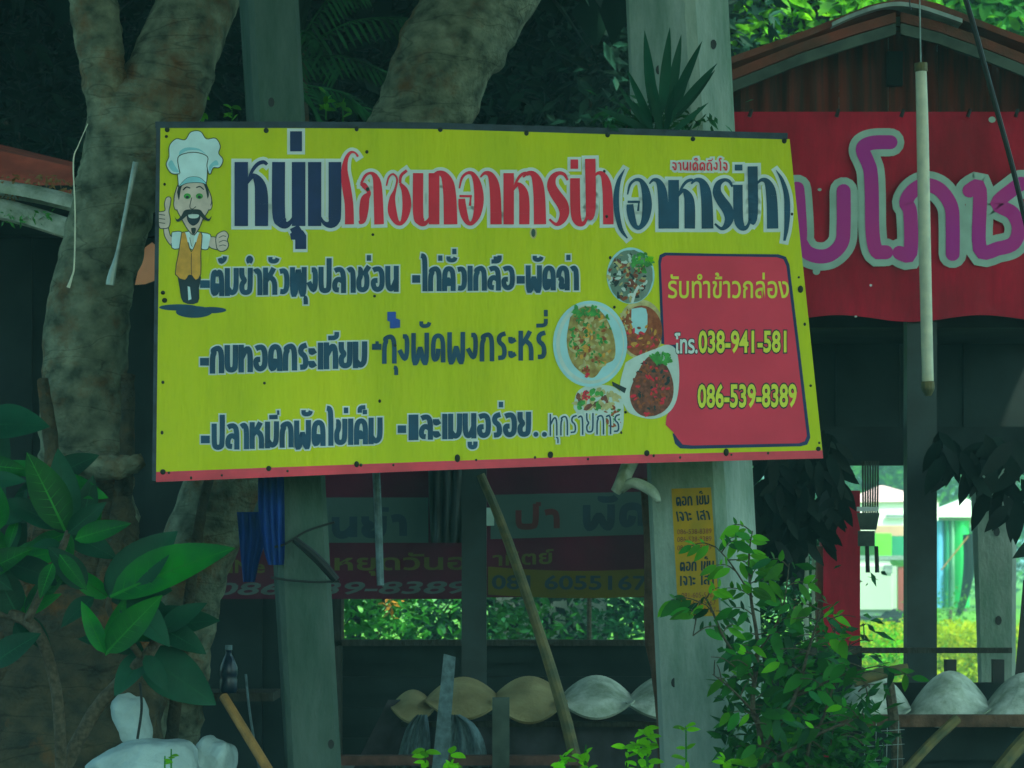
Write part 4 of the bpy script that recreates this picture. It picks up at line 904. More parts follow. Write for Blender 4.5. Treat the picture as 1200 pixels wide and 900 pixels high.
# hanging wooden wind chime
wc = thing('wind_chime', 'wooden wind chime of dark tubes hanging beside the red column', 'wind chime', P(1018, 560, 13.4))
for i in range(7): ptube([(1011 + i * 3, 540, 13.4, 1.2), (1011.5 + i * 2.8, 602, 13.4, 1.2)], 6).build('chime_tube', M['darkwood'], wc)
pbox(1005, 594, 1029, 599, 13.38, .03).build('bar', M['white'], wc)
MB().hexa([P(1008, 621, 13.35), P(1027, 621, 13.35), P(1027, 621, 13.45), P(1008, 621, 13.45), P(1004, 601, 13.33), P(1031, 601, 13.33), P(1031, 601, 13.47), P(1004, 601, 13.47)]).build('bowl', M['barge'], wc)
pbox(1007, 622, 1025, 640, 13.36, .06).build('block', M['barge'], wc)
for x in (1017, 1028): ptube([(x - 1, 640, 13.38, 2.4), (x, 671, 13.38, 2.6)], 8).build('striker', M['darkwood'], wc)

# ------------------------------------------------------------------ far view through the right opening
YF = 60
ts = thing('pink_roofed_stall', 'far stall with pink tent roof and white walls between post and wind chime', 'stall', (P(1030, 740, YF).x, YF, 0))
a = P(1030, 569, YF + 1); z1 = P(0, 589, YF).z
MB().hexa([P(985, 589, YF), P(1100, 587, YF), P(1100, 587, YF + 3), P(985, 589, YF + 3), a, a + Vector((.1, 0, 0)), a + Vector((.1, .1, 0)), a + Vector((0, .1, 0))]).build('roof', mat('pink_canvas', (.75, .48, .50), .8, .08, 1), ts)
pbox(985, 588, 1100, 622, YF + .1, .1).build('wall', mat('white_canvas', (.8, .82, .74), .8, .05, 1), ts)
pbox(1038, 603, 1062, 607, YF, .05).build('lettering_strip', M['steel'], ts)
pbox(1026, 625, 1045, 654, YF - 1, .1).build('green_board', mat('lime_board', (.12, .62, .02), .7, .1, 1), ts); pbox(1045.5, 628, 1075, 656, YF - 1, .1).build('dark_green_board', mat('green_board', (.01, .2, .10), .7, .1, 1), ts)
pbox(1026, 616, 1075, 628, YF - .5, .1).build('counter', mat('terracotta_counter', (.5, .3, .2), .8, .1, 1), ts)
pbox(985, 622, 1100, 740, YF + 2, .1).build('back_wall', M['grass'], ts)
van = thing('white_van', 'front half of a parked white van beyond the wind chime', 'van', (P(1030, 750, 52).x, 52, 0))
Yv = 52
body = mat('white_car_paint', (.40, .48, .40), .3, .04, 2, spec=.5)
bm = bmesh.new(); bmesh.ops.create_cube(bm, size=1)
a, b = P(975, 722, Yv), P(1052, 656, Yv)
for v in bm.verts: v.co = Vector(((a.x + b.x) / 2 + v.co.x * (b.x - a.x), Yv + 1 + v.co.y * 2, (a.z + b.z) / 2 + v.co.z * (b.z - a.z)))
bmesh.ops.bevel(bm, geom=bm.edges[:], offset=.12, segments=3, affect='EDGES')
for v in bm.verts: v.co -= Vector(van.location)
me = bpy.data.meshes.new('body'); bm.to_mesh(me); bm.free(); me.materials.append(body); link(bpy.data.objects.new('body', me), van)
pbox(1052.5, 664, 1062, 716, Yv + .2, .1).build('tail_lamp', mat('tail_lamp_red', (.25, .05, .04), .4, .1, 1), van)
pbox(978, 651, 1062, 656, Yv + .1, .3).build('trim', M['steel'], van); pbox(978, 722, 1062, 727, Yv - .02, .2).build('bumper', M['cable'], van); pbox(1036, 662, 1046, 672, Yv - .03, .03).build('badge', M['steel'], van)
for x in (990, 1045):
    c = P(x, 735, Yv + .5); pts = [(c.x + .3 * math.cos(t), 0, .31 + .3 * math.sin(t)) for t in [i * math.pi / 10 for i in range(20)]]
    MB().grid([[Vector((p[0], Yv + .1, p[2])) for p in pts], [Vector((p[0], Yv + .35, p[2])) for p in pts]], closed=True, caps=True).build('wheel', M['cable'], van)
cs = thing('canopy_stall', 'white canopy stall with blue and green hanging sheets beyond the dark post', 'stall', (P(1115, 740, 48).x, 48, 0))
YC = 48
MB().hexa([P(1092, 606, YC), P(1165, 606, YC), P(1165, 600, YC + 2.5), P(1092, 600, YC + 2.5), P(1092, 603, YC), P(1130, 583, YC), P(1130, 583, YC + 2.5), P(1092, 598, YC + 2.5)]).build('canopy', mat('white_tarp', (.78, .84, .80), .8, .08, 1), cs)
pbox(1100, 604, 1160, 618, YC + .3, .05).build('valance', M['white'], cs)
for i, (x0, x1, c) in enumerate(((1093, 1107, (.10, .36, .62)), (1106, 1113, (.03, .30, .16)), (1112, 1119, (.20, .45, .30)), (1118, 1136, (.02, .52, .12)))):
    rows = [[P(x0 + (x1 - x0) * t / 6, y + (10 if i == 3 and y > 700 else 0) * 0, YC + .3 - i * .03) + Vector((0, -.12 * math.sin(t / 6 * math.pi), 0)) for t in range(7)] for y in (610, 640, 680, 712)]
    MB().grid(rows).build('hanging_sheet', mat('sheet_%d' % i, c, .6, .15, 2), cs, True)
ptube([(1134, 626, YC - .3, 6), (1136, 660, YC - .3, 7), (1130, 700, YC - .3, 5), (1122, 722, YC - .3, 3)], 10).build('dark_bundle', M['leaf_black'], cs)
ptube([(1103, 668, YC - .6, .8), (1135, 628, YC - .6, .8)], 6).build('stick', M['tan'], cs)
hd = leaf_cloud('hedge', M['hedge'], 9000, lambda r: (r.uniform(P(990, 0, 36).x, P(1250, 0, 36).x), r.uniform(35, 37), r.uniform(.0, .75)), .09, seed=31); tag(hd, 'low clipped yellow-green hedge along the edge of the lawn', 'hedge')
tg = leaf_cloud('lawn_grass', M['grass'], 9000, lambda r: (r.uniform(P(960, 0, 45).x, P(1300, 0, 45).x), r.uniform(40, 52), r.uniform(0, .12)), .16, seed=32, aspect=.15); tag(tg, 'short bright grass blades on the far lawn', 'grass', kind='stuff')
def shrub_cloud(name, label, cx, py0, py1, Y, rx, m, n, size, seed, cat='shrub', trunk=True):
    t = thing(name, label, cat, (P(cx, 0, Y).x, Y, 0)); z0, z1 = P(0, py1, Y).z, P(0, py0, Y).z; cz, rz = (z0 + z1) / 2, (z1 - z0) / 2; R0 = rx * Y / F; X = P(cx, 0, Y).x
    def vol(r):
        while 1:
            a = [r.uniform(-1, 1) for _ in range(3)]
            if sum(q * q for q in a) < 1: return Vector((X + a[0] * R0, Y + a[1] * R0 * .7, max(.03, cz + a[2] * rz)))
    o = leaf_cloud('crown', m, n, vol, size, t, seed=seed, clump=max(10, n // 60)); o['kind'] = 'stuff'
    if trunk: ptube([(cx, 650 + 1.6 * F / Y, Y, 3), (cx + 2, (py0 + py1) / 2, Y, 2)], 8).build('trunk', M['twig'], t)
    return t
shrub_cloud('shrub', 'round green bush behind the wind chime on the lawn edge', 1030, 742, 800, 30, 26, M['leaf_bright'], 900, .06, 41)
shrub_cloud('shrub', 'small dark green plant at the foot of the hanging sheets', 1112, 694, 735, 44, 9, M['leaf_bright'], 260, .07, 42)
shrub_cloud('shrub', 'shaded green bush between the thick concrete post and the red column', 916, 600, 830, 15.4, 22, M['leaf_dark'], 2200, .06, 48)
shrub_cloud('tree', 'far green tree behind the pink roofed stall', 1020, 470, 640, 75, 60, M['far_green'], 6000, .22, 43, 'tree')
shrub_cloud('tree', 'far green tree behind the white canopy stall', 1130, 480, 640, 80, 80, M['far_green'], 7000, .22, 44, 'tree')
shrub_cloud('tree', 'far leafy tree filling the gap at the right end of the view', 1230, 440, 680, 85, 80, M['leaf_mid'], 6000, .24, 45, 'tree')
shrub_cloud('tree', 'far dark leafy tree seen past the left of the red column', 900, 430, 690, 78, 90, M['leaf_mid'], 6000, .24, 46, 'tree')
far = leaf_cloud('treeline', M['far_green'], 16000, lambda r: (r.uniform(-45, 60), r.uniform(100, 112), r.uniform(0, 11)), .55, seed=47, clump=500); tag(far, 'distant line of green trees', 'treeline', kind='stuff')

# rail across the right opening, dark leaning board, hanging dark foliage
o = pbox(930, 759, 1186, 765.5, 12.6, .03).build('rail', M['darkwood']); tag(o, 'thin dark horizontal rail crossing behind the shrub at the right', 'rail')
o = MB().hexa([P(1180, 900, 12.2), P(1225, 900, 12.2), P(1225, 900, 12.3), P(1180, 900, 12.3), P(1199, 680, 12.2), P(1230, 650, 12.2), P(1230, 650, 12.3), P(1199, 680, 12.3)]).build('leaning_board', M['cable']); tag(o, 'black board leaning at the right edge of the view', 'board')
lm_black = leaf_mesh('leaf', M['leaf_black'], W=.34, droop=.1)
lm_deep = leaf_mesh('leaf', M['leaf_dark'], W=.34, droop=.1)
def hang(name, label, x0, x1, y0, fy, Y, n, L, seed, base):
    t = thing(name, label, 'foliage', base); r = random.Random(seed)
    for i in range(n):
        x = r.uniform(x0, x1); y = y0 + r.random() ** .8 * max(5, fy(x) - y0 - L * .6); Yl = Y + r.uniform(-.3, .3)
        a = math.radians(90 + r.uniform(-55, 55)); l = L * r.uniform(.7, 1.2)
        place_leaf(lm_black, t, P(x, y, Yl), P(x + l * math.cos(a), y + l * math.sin(a), Yl - r.uniform(0, .1)), (r.uniform(-.5, .5), -1, r.uniform(-.2, .8)))
    return t
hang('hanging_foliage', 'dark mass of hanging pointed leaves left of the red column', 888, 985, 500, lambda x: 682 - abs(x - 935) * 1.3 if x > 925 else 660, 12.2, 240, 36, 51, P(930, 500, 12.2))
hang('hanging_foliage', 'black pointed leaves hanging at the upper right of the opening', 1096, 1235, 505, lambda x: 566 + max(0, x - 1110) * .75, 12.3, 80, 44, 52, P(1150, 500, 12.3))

# ------------------------------------------------------------------ low wavy sheets (fence roofs)
def sheet_set(name, label, x0, n, Y, py_top, m, lampx=76, amp=20, base=None, skew=-.5, rise_px=8, ln=.5, tilt=0):
    t = thing(name, label, 'roof', (P(x0, 900, Y).x, Y, 0)); lam = lampx * Y / F; A = amp * Y / F
    for i in range(n):
        mm = m[i] if isinstance(m, list) else m
        wavy(None, P(0, py_top + amp, Y).z - i * tilt, 'roof_sheet', mm, t, Y - ln, Y, lam, A, 19, 1.04, rise_px * Y / F, skew=-skew * lam, x0=P(x0 + i * lampx, 0, Y).x - lam * .5 + skew * lam, phase=math.pi, thick=.016)
    return t
low = thing('tile_roof', 'low row of rounded fibre-cement roof tiles under the yellow sign, left ones brownish, right ones grey', 'roof', (P(640, 900, 11.9).x, 11.9, 0))
def tile(cx, ytop, ymid, ybot, hw, Y, m, parent, lean=0):
    rows = []
    for j in range(11):
        t = j / 10; row = []
        for i in range(17):
            u = -1 + i / 8; arc = math.cos(u * math.pi / 2) ** .85
            yt = ymid - (ymid - ytop) * arc; yb = ymid + (ybot - ymid) * math.cos(u * math.pi / 2) ** .9
            y = yt + (yb - yt) * t + lean * u
            dep = .28 * (1 - t) - .05 * math.sin(t * math.pi) * arc - .05 * arc
            row.append(P(cx + hw * u, y, Y + dep))
        rows.append(row)
    lo = [[q + Vector((0, .012, -.010)) for q in rw] for rw in rows]
    mb = MB().grid(rows); mb.grid(lo); mb.grid([rows[0], lo[0]]); mb.grid([rows[-1], lo[-1]]); return mb.build('roof_tile', m, parent, True)
for cx, yt, ym, yb, hw, m_ in ((543, 793, 820, 842, 45, 'asb_brown'), (620, 792, 820, 846, 45, 'asb_brown'), (699, 791, 820, 841, 45, 'asb'), (779, 791, 822, 841, 46, 'asb'), (484, 808, 828, 846, 26, 'asb_brown')):
    tile(cx, yt, ym, yb, hw, 11.6, M[m_], low)
pbox(470, 846, 800, 852, 11.7, .06).build('rafter', M['darkwood'], low)
cloth('net_curtain', [(820, 455, 560), (850, 440, 570), (890, 420, 585), (930, 400, 600)], 11.75, M['net'], 'grey-violet net hanging under the wavy sheets at the left', 'net', fold=.03)
cloth('net_curtain', [(838, 560, 790), (870, 560, 792), (930, 560, 795)], 11.8, M['net'], 'dark violet net hanging under the grey wavy sheets at the middle', 'net', fold=.03)
cloth('grey_tarp', [(838, 528, 538), (850, 518, 556), (872, 512, 568), (900, 512, 572)], 11.45, M['mesh'], 'pale grey-blue bundled tarp beside the slanted stake', 'tarp', fold=.05)
cloth('grey_tarp', [(838, 488, 500), (850, 478, 502), (872, 470, 504), (900, 464, 504)], 11.48, M['mesh'], 'grey-blue tarp corner left of the slanted stake', 'tarp', fold=.05)
o = pbox(385, 886, 690, 897, 11.3, .08).build('beam', M['pinkwood']); tag(o, 'faded pink timber lying low below the wavy sheets', 'beam')
def stake(pts, label, m='barge'):
    o = ptube(pts, 8, wob=.06).build('fence_stake', M[m]); tag(o, label, 'stake', 'stakes of the low fence')
o = MB().hexa([P(497, 990, 11.2), P(518, 990, 11.2), P(518, 990, 11.26), P(497, 990, 11.26), P(520, 766, 11.2), P(534, 770, 11.2), P(534, 770, 11.26), P(520, 766, 11.26)]).build('fence_stake', M['mesh']); tag(o, 'blue-grey slanted stake in front of the brownish wavy sheet', 'stake', 'stakes of the low fence')
o = pbox(577, 818, 597, 1000, 11.1, .07).build('fence_stake', M['barge']); tag(o, 'short upright square stake below the second wavy sheet', 'stake', 'stakes of the low fence')
rt = thing('tile_roof', 'low row of pale rounded fibre-cement tiles at the lower right', 'roof', (P(1110, 900, 11.8).x, 11.8, 0))
for k, (cx, hw, yt) in enumerate(((1022, 46, 789), (1112, 50, 786), (1200, 52, 788), (1290, 50, 787), (1380, 50, 787))):
    tile(cx, yt, 834, 850, hw, 11.55 + .03 * (k % 2), M['asb'], rt, lean=-4)
pbox(985, 838, 1320, 852, 11.28, .06).build('rafter', M['brownwood'], rt)
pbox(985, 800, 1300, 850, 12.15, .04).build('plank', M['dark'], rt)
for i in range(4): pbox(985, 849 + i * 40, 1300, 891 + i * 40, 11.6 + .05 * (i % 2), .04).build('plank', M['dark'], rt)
for x in (1108, 1164): pbox(x, 773, x + 13, 800, 12.15, .05).build('stud', M['cable'], rt)
stake([(1042, 800, 10.9, 6), (1048, 850, 10.9, 6.5), (1052, 900, 10.9, 7), (1055, 1000, 10.9, 7)], 'upright bamboo stake at the right of the neem shrub', 'twig')
stake([(1060, 905, 10.8, 6), (1090, 872, 10.85, 6), (1122, 842, 10.9, 6)], 'short bamboo stick slanting up under the pale wavy sheets', 'bamboo')
stake([(1165, 910, 10.8, 9), (1200, 868, 10.85, 9), (1240, 830, 10.9, 9)], 'thick bamboo stick slanting up at the lower right corner', 'bamboo')
o = ptube([(1000, 798, 11.2, 8), (1030, 790, 11.2, 7), (1064, 783, 11.2, 6)], 12, wob=.1).build('bamboo_pole', M['bamboo']); tag(o, 'short thick bamboo end resting beside the pale wavy sheets', 'pole')
wi = thing('wire_fence', 'thin wire mesh beside the bamboo stake at lower right', 'fence', P(1040, 900, 10.7))
for i in range(4): ptube([(1010, 858 + i * 17, 10.7, .5), (1060, 855 + i * 17, 10.7, .5)], 5).build('wire', M['steel'], wi)
for i in range(4): ptube([(1014 + i * 13, 845, 10.7, .5), (1012 + i * 13, 930, 10.7, .5)], 5).build('wire', M['steel'], wi)

# sacks, tan pole, bottles bottom-left
def sack(cx, cy, rx, ry, Y, label, seed, rot=0):
    bm = bmesh.new(); bmesh.ops.create_icosphere(bm, subdivisions=4, radius=1); c = P(cx, cy, Y); s = Y / F
    for v in bm.verts:
        q = v.co.copy(); q = Vector((math.copysign(abs(q.x) ** .7, q.x), math.copysign(abs(q.y) ** .8, q.y), math.copysign(abs(q.z) ** .75, q.z)))
        n = 1 + .16 * noise.noise(q * 1.4 + Vector((seed, 0, 0))) + .05 * noise.noise(q * 4 + Vector((seed, 0, 0)))
        q = Vector((q.x * rx * s, q.y * .15, q.z * ry * s)) * n; q.rotate(Euler((0, rot, 0))); v.co = q
    me = bpy.data.meshes.new('sack'); bm.to_mesh(me); bm.free(); me.materials.append(M['sack']); me.polygons.foreach_set('use_smooth', [True] * len(me.polygons))
    o = link(bpy.data.objects.new('white_sack', me)); o.location = c; tag(o, label, 'sack', 'white sacks at the foot of the trunk')
sack(165, 905, 66, 36, 10.0, 'full white sack lying at the foot of the trunk, front one of three', 1, -.25); sack(246, 905, 28, 42, 10.2, 'white sack standing right of the lying sack', 2, .3); sack(155, 850, 24, 40, 10.25, 'smaller white sack standing behind the lying sack, tied with a dark cord', 3, -.2)
o = ptube([(164, 800, 10.0, 1.6), (166, 830, 10.0, 1.6), (161, 866, 10.0, 1.6)], 6).build('cord', M['cable']); tag(o, 'thin dark cord hanging over the smaller white sack', 'cord')
o = ptube([(262, 816, 10.2, 5.5), (290, 862, 10.1, 5.8), (318, 908, 10.0, 6), (350, 960, 9.9, 6)], 12).build('wooden_pole', M['tan']); tag(o, 'tan round pole leaning beside the white sacks', 'pole')
def lathe(prof, c, seg=20):
    rows = [[c + Vector((r * math.cos(2 * math.pi * k / seg), r * math.sin(2 * math.pi * k / seg), z)) for k in range(seg)] for r, z in prof]; return MB().grid(rows, closed=True, caps=True)
bo = thing('water_bottle', 'dark blue plastic bottle behind the tan pole', 'bottle', P(268, 812, 11.0))
bmt = mat('blue_plastic', (.004, .018, .045), .3, .2, 10, spec=.5)
lathe([(.03, 0), (.034, .01), (.034, .05), (.031, .06), (.034, .07), (.034, .10), (.02, .135), (.012, .15), (.012, .165)], P(268, 812, 11.0)).build('body', bmt, bo, True); lathe([(.014, .166), (.014, .185)], P(268, 812, 11.0)).build('cap', M['mesh'], bo)
o = pbox(210, 812, 320, 822, 11.2, .35).build('shelf', M['darkwood']); tag(o, 'dark low shelf behind the white sacks', 'shelf')
ptube([(288, 790, 10.6, 1.5), (292, 830, 10.6, 1.5), (300, 880, 10.6, 1.5), (310, 930, 10.6, 1.5)], 6).build('loose_string', M['mesh']); tag(bpy.data.objects['loose_string'], 'loose grey cord hanging beside the dark concrete post', 'cord')

# ------------------------------------------------------------------ big-leaved plant, left foreground
bp_ = thing('big_leaved_plant', 'plant with large glossy oval leaves at the lower left in front of the trunk', 'plant', (P(90, 900, 9.2).x, 9.2, 0))
for pts in ([(-20, 714, 9.3, 6), (20, 722, 9.25, 7), (45, 742, 9.2, 7), (62, 790, 9.2, 6.5), (70, 850, 9.2, 7), (72, 960, 9.3, 8), (72, 1250, 9.3, 10)], [(32, 728, 9.2, 5), (50, 690, 9.2, 5), (72, 645, 9.15, 4.5), (80, 622, 9.15, 3)],
            [(75, 900, 9.3, 9), (110, 835, 9.3, 8), (150, 790, 9.25, 8), (175, 765, 9.2, 7), (192, 735, 9.2, 5)], [(-10, 800, 9.4, 8), (4, 780, 9.4, 5), (0, 740, 9.4, 4)], [(165, 770, 9.2, 4), (130, 720, 9.15, 4), (128, 700, 9.15, 3)]):
    ptube(pts, 12, wob=.15).build('branch', M['twig'], bp_, True)
bigA = leaf_mesh('leaf', M['leaf_big'], W=.40, fold=.4, droop=.12, n=10, rib=M['vein']); bigB = leaf_mesh('leaf', M['leaf_bigdark'], W=.42, fold=.4, droop=.2, n=10, rib=M['vein2'])
def rib(base, tip, Y):
    ptube([(base[0], base[1], Y - .012, .9), ((base[0] + tip[0]) / 2, (base[1] + tip[1]) / 2, Y - .014, .7)], 5, 1)
LV = [(76, 622, 34, 530, 'A', 1.15), (78, 620, 70, 528, 'B', 1), (70, 618, 6, 582, 'B', 1), (72, 640, 40, 636, 'B', 1.2), (88, 632, 150, 612, 'A', .9), (80, 625, 120, 590, 'B', 1), (94, 625, 108, 560, 'B', 1),
      (130, 700, 268, 634, 'A', .95), (128, 700, 200, 622, 'B', 1.2), (-25, 500, 52, 490, 'B', 1.5), (-30, 545, 28, 548, 'A', 1), (-20, 565, 26, 560, 'B', 1), (-35, 680, 34, 640, 'A', 1), (-30, 600, 22, 606, 'B', 1.3), (-40, 650, 10, 690, 'B', 1.2),
      (124, 768, 146, 700, 'A', .7), (122, 765, 96, 706, 'A', .8), (125, 765, 186, 698, 'A', 1), (150, 745, 250, 716, 'B', 1.1), (165, 765, 250, 822, 'B', 1.3), (170, 768, 196, 808, 'B', 1), (190, 740, 236, 705, 'B', 1),
      (62, 660, 46, 700, 'A', 1), (70, 650, 100, 690, 'A', .9), (100, 690, 60, 640, 'B', 1.2), (110, 700, 70, 730, 'B', 1.1), (140, 700, 200, 750, 'B', 1.2), (128, 700, 150, 640, 'B', 1), (20, 720, -10, 660, 'B', 1.4), (20, 722, 60, 760, 'B', 1.1),
      (-10, 780, 40, 740, 'B', 1.2), (175, 765, 130, 810, 'B', 1.3), (0, 620, -10, 560, 'A', 1.2), (112, 624, 118, 592, 'A', .8), (185, 735, 240, 760, 'B', 1.2)]
rr = random.Random(44)
for hx, hy in ((78, 625), (20, 610), (128, 700), (170, 765), (190, 735), (30, 720), (0, 560), (60, 560), (10, 660)):
    for _ in range(2 if hx > 160 else 5):
        a = rr.uniform(0, 6.28); l = rr.uniform(42, 78); LV.append((hx, hy, hx + l * math.cos(a), hy + l * .8 * math.sin(a) - 8, rr.choice('ABB'), rr.uniform(.8, 1.15)))
for i, (x0, y0, x1, y1, t_, wd) in enumerate(LV):
    Y = 9.05 + R.uniform(-.12, .15) + (.1 if t_ == 'B' else 0) + (.2 if i > 34 else 0)
    place_leaf(bigA if t_ == 'A' else bigB, bp_, P(x0, y0, Y + .05), P(x1, y1, Y), (R.uniform(-.5, .5), -1, R.uniform(.1, .9)), wd)
lm_lime = leaf_mesh('leaf', M['leaf_lime'], W=.4, droop=.1); lm_bright = leaf_mesh('leaf', M['leaf_bright'], W=.38, droop=.1); lm_mid = leaf_mesh('leaf', M['leaf_mid'], W=.42, droop=.12)

# ------------------------------------------------------------------ neem-like shrub, right foreground
ns = thing('neem_shrub', 'tall leafy shrub with small pointed leaves growing in front of the thick concrete post', 'shrub', (P(900, 900, 9.4).x, 9.4, 0))
stems = [[(895, 1300, 9.4, 7), (893, 900, 9.4, 6), (882, 830, 9.4, 5), (888, 760, 9.4, 4), (880, 700, 9.4, 3), (878, 650, 9.4, 2), (882, 622, 9.4, 1)],
         [(893, 880, 9.4, 5), (930, 820, 9.35, 4), (948, 760, 9.35, 3), (962, 715, 9.35, 1.5)], [(886, 800, 9.4, 3), (850, 750, 9.35, 2.5), (825, 700, 9.35, 2), (812, 745, 9.3, 1)],
         [(935, 815, 9.35, 3), (990, 790, 9.3, 2), (1030, 780, 9.3, 1)], [(893, 900, 9.4, 5), (960, 860, 9.3, 3), (1010, 840, 9.3, 2)], [(884, 770, 9.4, 2.5), (915, 720, 9.4, 2), (925, 660, 9.4, 1)],
         [(882, 700, 9.4, 2), (856, 660, 9.4, 1.5), (838, 640, 9.4, 1)], [(888, 840, 9.4, 3), (860, 810, 9.3, 2), (835, 790, 9.3, 1)], [(940, 1200, 9.5, 5), (945, 900, 9.5, 4), (965, 840, 9.45, 3), (985, 770, 9.45, 2), (975, 735, 9.45, 1)]]
for s in stems: ptube([(a, b, c, d * .6) for a, b, c, d in s], 8, wob=.1).build('stem', M['twig'], ns, True)
r = random.Random(12); cnt = 0
tw = []
for s in stems:
    sp = spline(s, 8); sp = [q for q in sp if q[1] < 905]
    for q in sp[::3]: tw.append((q, r.uniform(0, 6.28)))
for _ in range(34): tw.append(((r.uniform(860, 1020), r.uniform(720, 890), 9.35 + r.uniform(-.2, .2), 1), r.uniform(0, 6.28)))
for (q, a) in tw:
    x, y, Y, _ = q; L = r.uniform(26, 44); a = r.uniform(-2.9, .3); ex_, ey = x + L * math.cos(a), y + L * math.sin(a) * .6 + 6
    Yt = Y - r.uniform(-.05, .12)
    ptube([(x, y, Y, .9), ((x + ex_) / 2, (y + ey) / 2 - 4, (Y + Yt) / 2, .7), (ex_, ey, Yt, .5)], 5, 3).build('twig', M['twig'], ns)
    for k in range(5):
        if cnt >= 292: break
        t = .3 + .7 * k / 4; bx, by = x + (ex_ - x) * t, y + (ey - y) * t - 8 * t * (1 - t)
        sd_ = 1 if k % 2 else -1; aa = a + sd_ * r.uniform(.6, 1.2) + r.uniform(.1, .5) * (1 if math.cos(a) > 0 else -1); l = r.uniform(16, 28)
        bright = by < 700 or (x > 930 and by < 760)
        mm = lm_bright if (bright and r.random() < .75) or r.random() < .16 else lm_mid if r.random() < .7 else lm_deep
        place_leaf(mm, ns, P(bx, by, Yt), P(bx + l * math.cos(aa), by + l * math.sin(aa) * .8 + l * .35, Yt - r.uniform(-.02, .05)), (r.uniform(-.6, .6), -1, r.uniform(0, 1))); cnt += 1
o = leaf_cloud('inner_leaves', None, 1700, lambda r: P(max(850, min(1035, r.gauss(935, 46))), 640 + 270 * max(.1, 1 - abs(r.gauss(0, .3))), 9.65 + r.uniform(-.2, .3)), .06, ns, seed=77, mats=[M['leaf_mid'], M['leaf_mid'], M['leaf_dark']], aspect=.38); o['kind'] = 'stuff'
def sprig(cx, cy, n, w_, h_, label, seed, me_=None, L=(12, 20), Y=9.3):
    t = thing('weed', label, 'weed', (P(cx, 900, Y).x, Y, 0)); r = random.Random(seed)
    for j in range(max(2, n // 9)):
        x = cx + r.uniform(-w_, w_) * .8; top = cy - r.uniform(.2, 1) * h_ + h_ * .4
        ptube([(x + r.uniform(-5, 5), 1210, Y, 1.6), (x, 930, Y, 1.3), (x, top, Y, .8)], 5, 3).build('stem', M['leaf_mid'], t)
        for k in range(n // max(2, n // 9)):
            y = top + r.random() ** 1.3 * (920 - top); a = r.uniform(0, 6.28); l = r.uniform(*L)
            place_leaf(me_ or lm_lime, t, P(x, y, Y), P(x + l * math.cos(a), y + l * math.sin(a) * .6, Y - r.uniform(0, .05)), (r.uniform(-.4, .4), -.8, 1), 1.3)
sprig(515, 885, 22, 28, 14, 'small bright green weed at the bottom below the slanted stake', 1)
sprig(640, 890, 20, 30, 10, 'small green weed at the bottom under the leaning bamboo pole', 2)
sprig(690, 878, 14, 8, 22, 'thin upright green weed beside the foot of the bamboo pole', 3)
sprig(770, 870, 60, 50, 34, 'bushy bright green weed at the foot of the thick concrete post', 4)
sprig(845, 892, 24, 26, 8, 'low green weed between the thick post and the neem shrub', 5)
sprig(196, 884, 9, 10, 14, 'tiny weed sprouting in front of the lying white sack', 6, L=(6, 10), Y=9.4)

# ------------------------------------------------------------------ background foliage
def add_tree(label, cx, Y, py0, py1, rx, m, n, size, seed, lit=None, nlit=0, L=(18, 30), zone=None):
    t = shrub_cloud('tree', label, cx, py0, py1, Y, rx, m, n, size, seed, 'tree')
    if nlit:
        r = random.Random(seed + 5)
        for i in range(nlit):
            x, y = r.uniform(*zone[:2]), r.uniform(*zone[2:]); a = r.uniform(0, 6.28); l = r.uniform(*L); Yl = Y - rx * Y / F * .72 + r.uniform(-.3, .3)
            place_leaf(r.choice(lit), t, P(x, y, Yl), P(x + l * math.cos(a), y + l * math.sin(a) * .8, Yl - .1), (r.uniform(-.6, .6), -.8, r.uniform(.2, 1.2)), 1.1)
    return t
add_tree('sunlit leafy tree behind the shed ridge at the top right', 930, 19.5, -260, 130, 130, M['leaf_bright'], 9000, .11, 61, [lm_lime, lm_bright, lm_bright], 150, (14, 34), (862, 1030, -10, 95))
add_tree('shaded green tree above the right slope of the red roof', 1150, 20.5, -280, 110, 120, M['leaf_mid'], 9000, .11, 62, [lm_bright, lm_mid, lm_mid], 110, (16, 36), (1030, 1215, -10, 60))
# dark thickets at the top left and middle
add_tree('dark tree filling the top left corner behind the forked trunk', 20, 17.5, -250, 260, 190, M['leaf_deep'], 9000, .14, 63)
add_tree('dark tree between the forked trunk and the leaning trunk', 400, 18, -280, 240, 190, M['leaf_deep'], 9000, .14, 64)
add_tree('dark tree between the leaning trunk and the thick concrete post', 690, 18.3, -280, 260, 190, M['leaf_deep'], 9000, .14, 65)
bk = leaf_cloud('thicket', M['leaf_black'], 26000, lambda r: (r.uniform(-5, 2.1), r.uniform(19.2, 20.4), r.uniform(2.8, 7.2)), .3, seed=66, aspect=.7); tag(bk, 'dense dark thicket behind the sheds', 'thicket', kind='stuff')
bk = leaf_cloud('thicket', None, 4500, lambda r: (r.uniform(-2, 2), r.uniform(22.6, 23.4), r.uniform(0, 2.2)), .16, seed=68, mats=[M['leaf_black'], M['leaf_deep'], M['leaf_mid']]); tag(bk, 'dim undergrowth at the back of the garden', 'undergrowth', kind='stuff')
bk = leaf_cloud('thicket', M['leaf_black'], 14000, lambda r: (r.uniform(1.6, 7), r.uniform(23, 24.4), r.uniform(2.9, 8)), .3, seed=67, aspect=.7); tag(bk, 'dense dark thicket behind the red shed', 'thicket', kind='stuff')
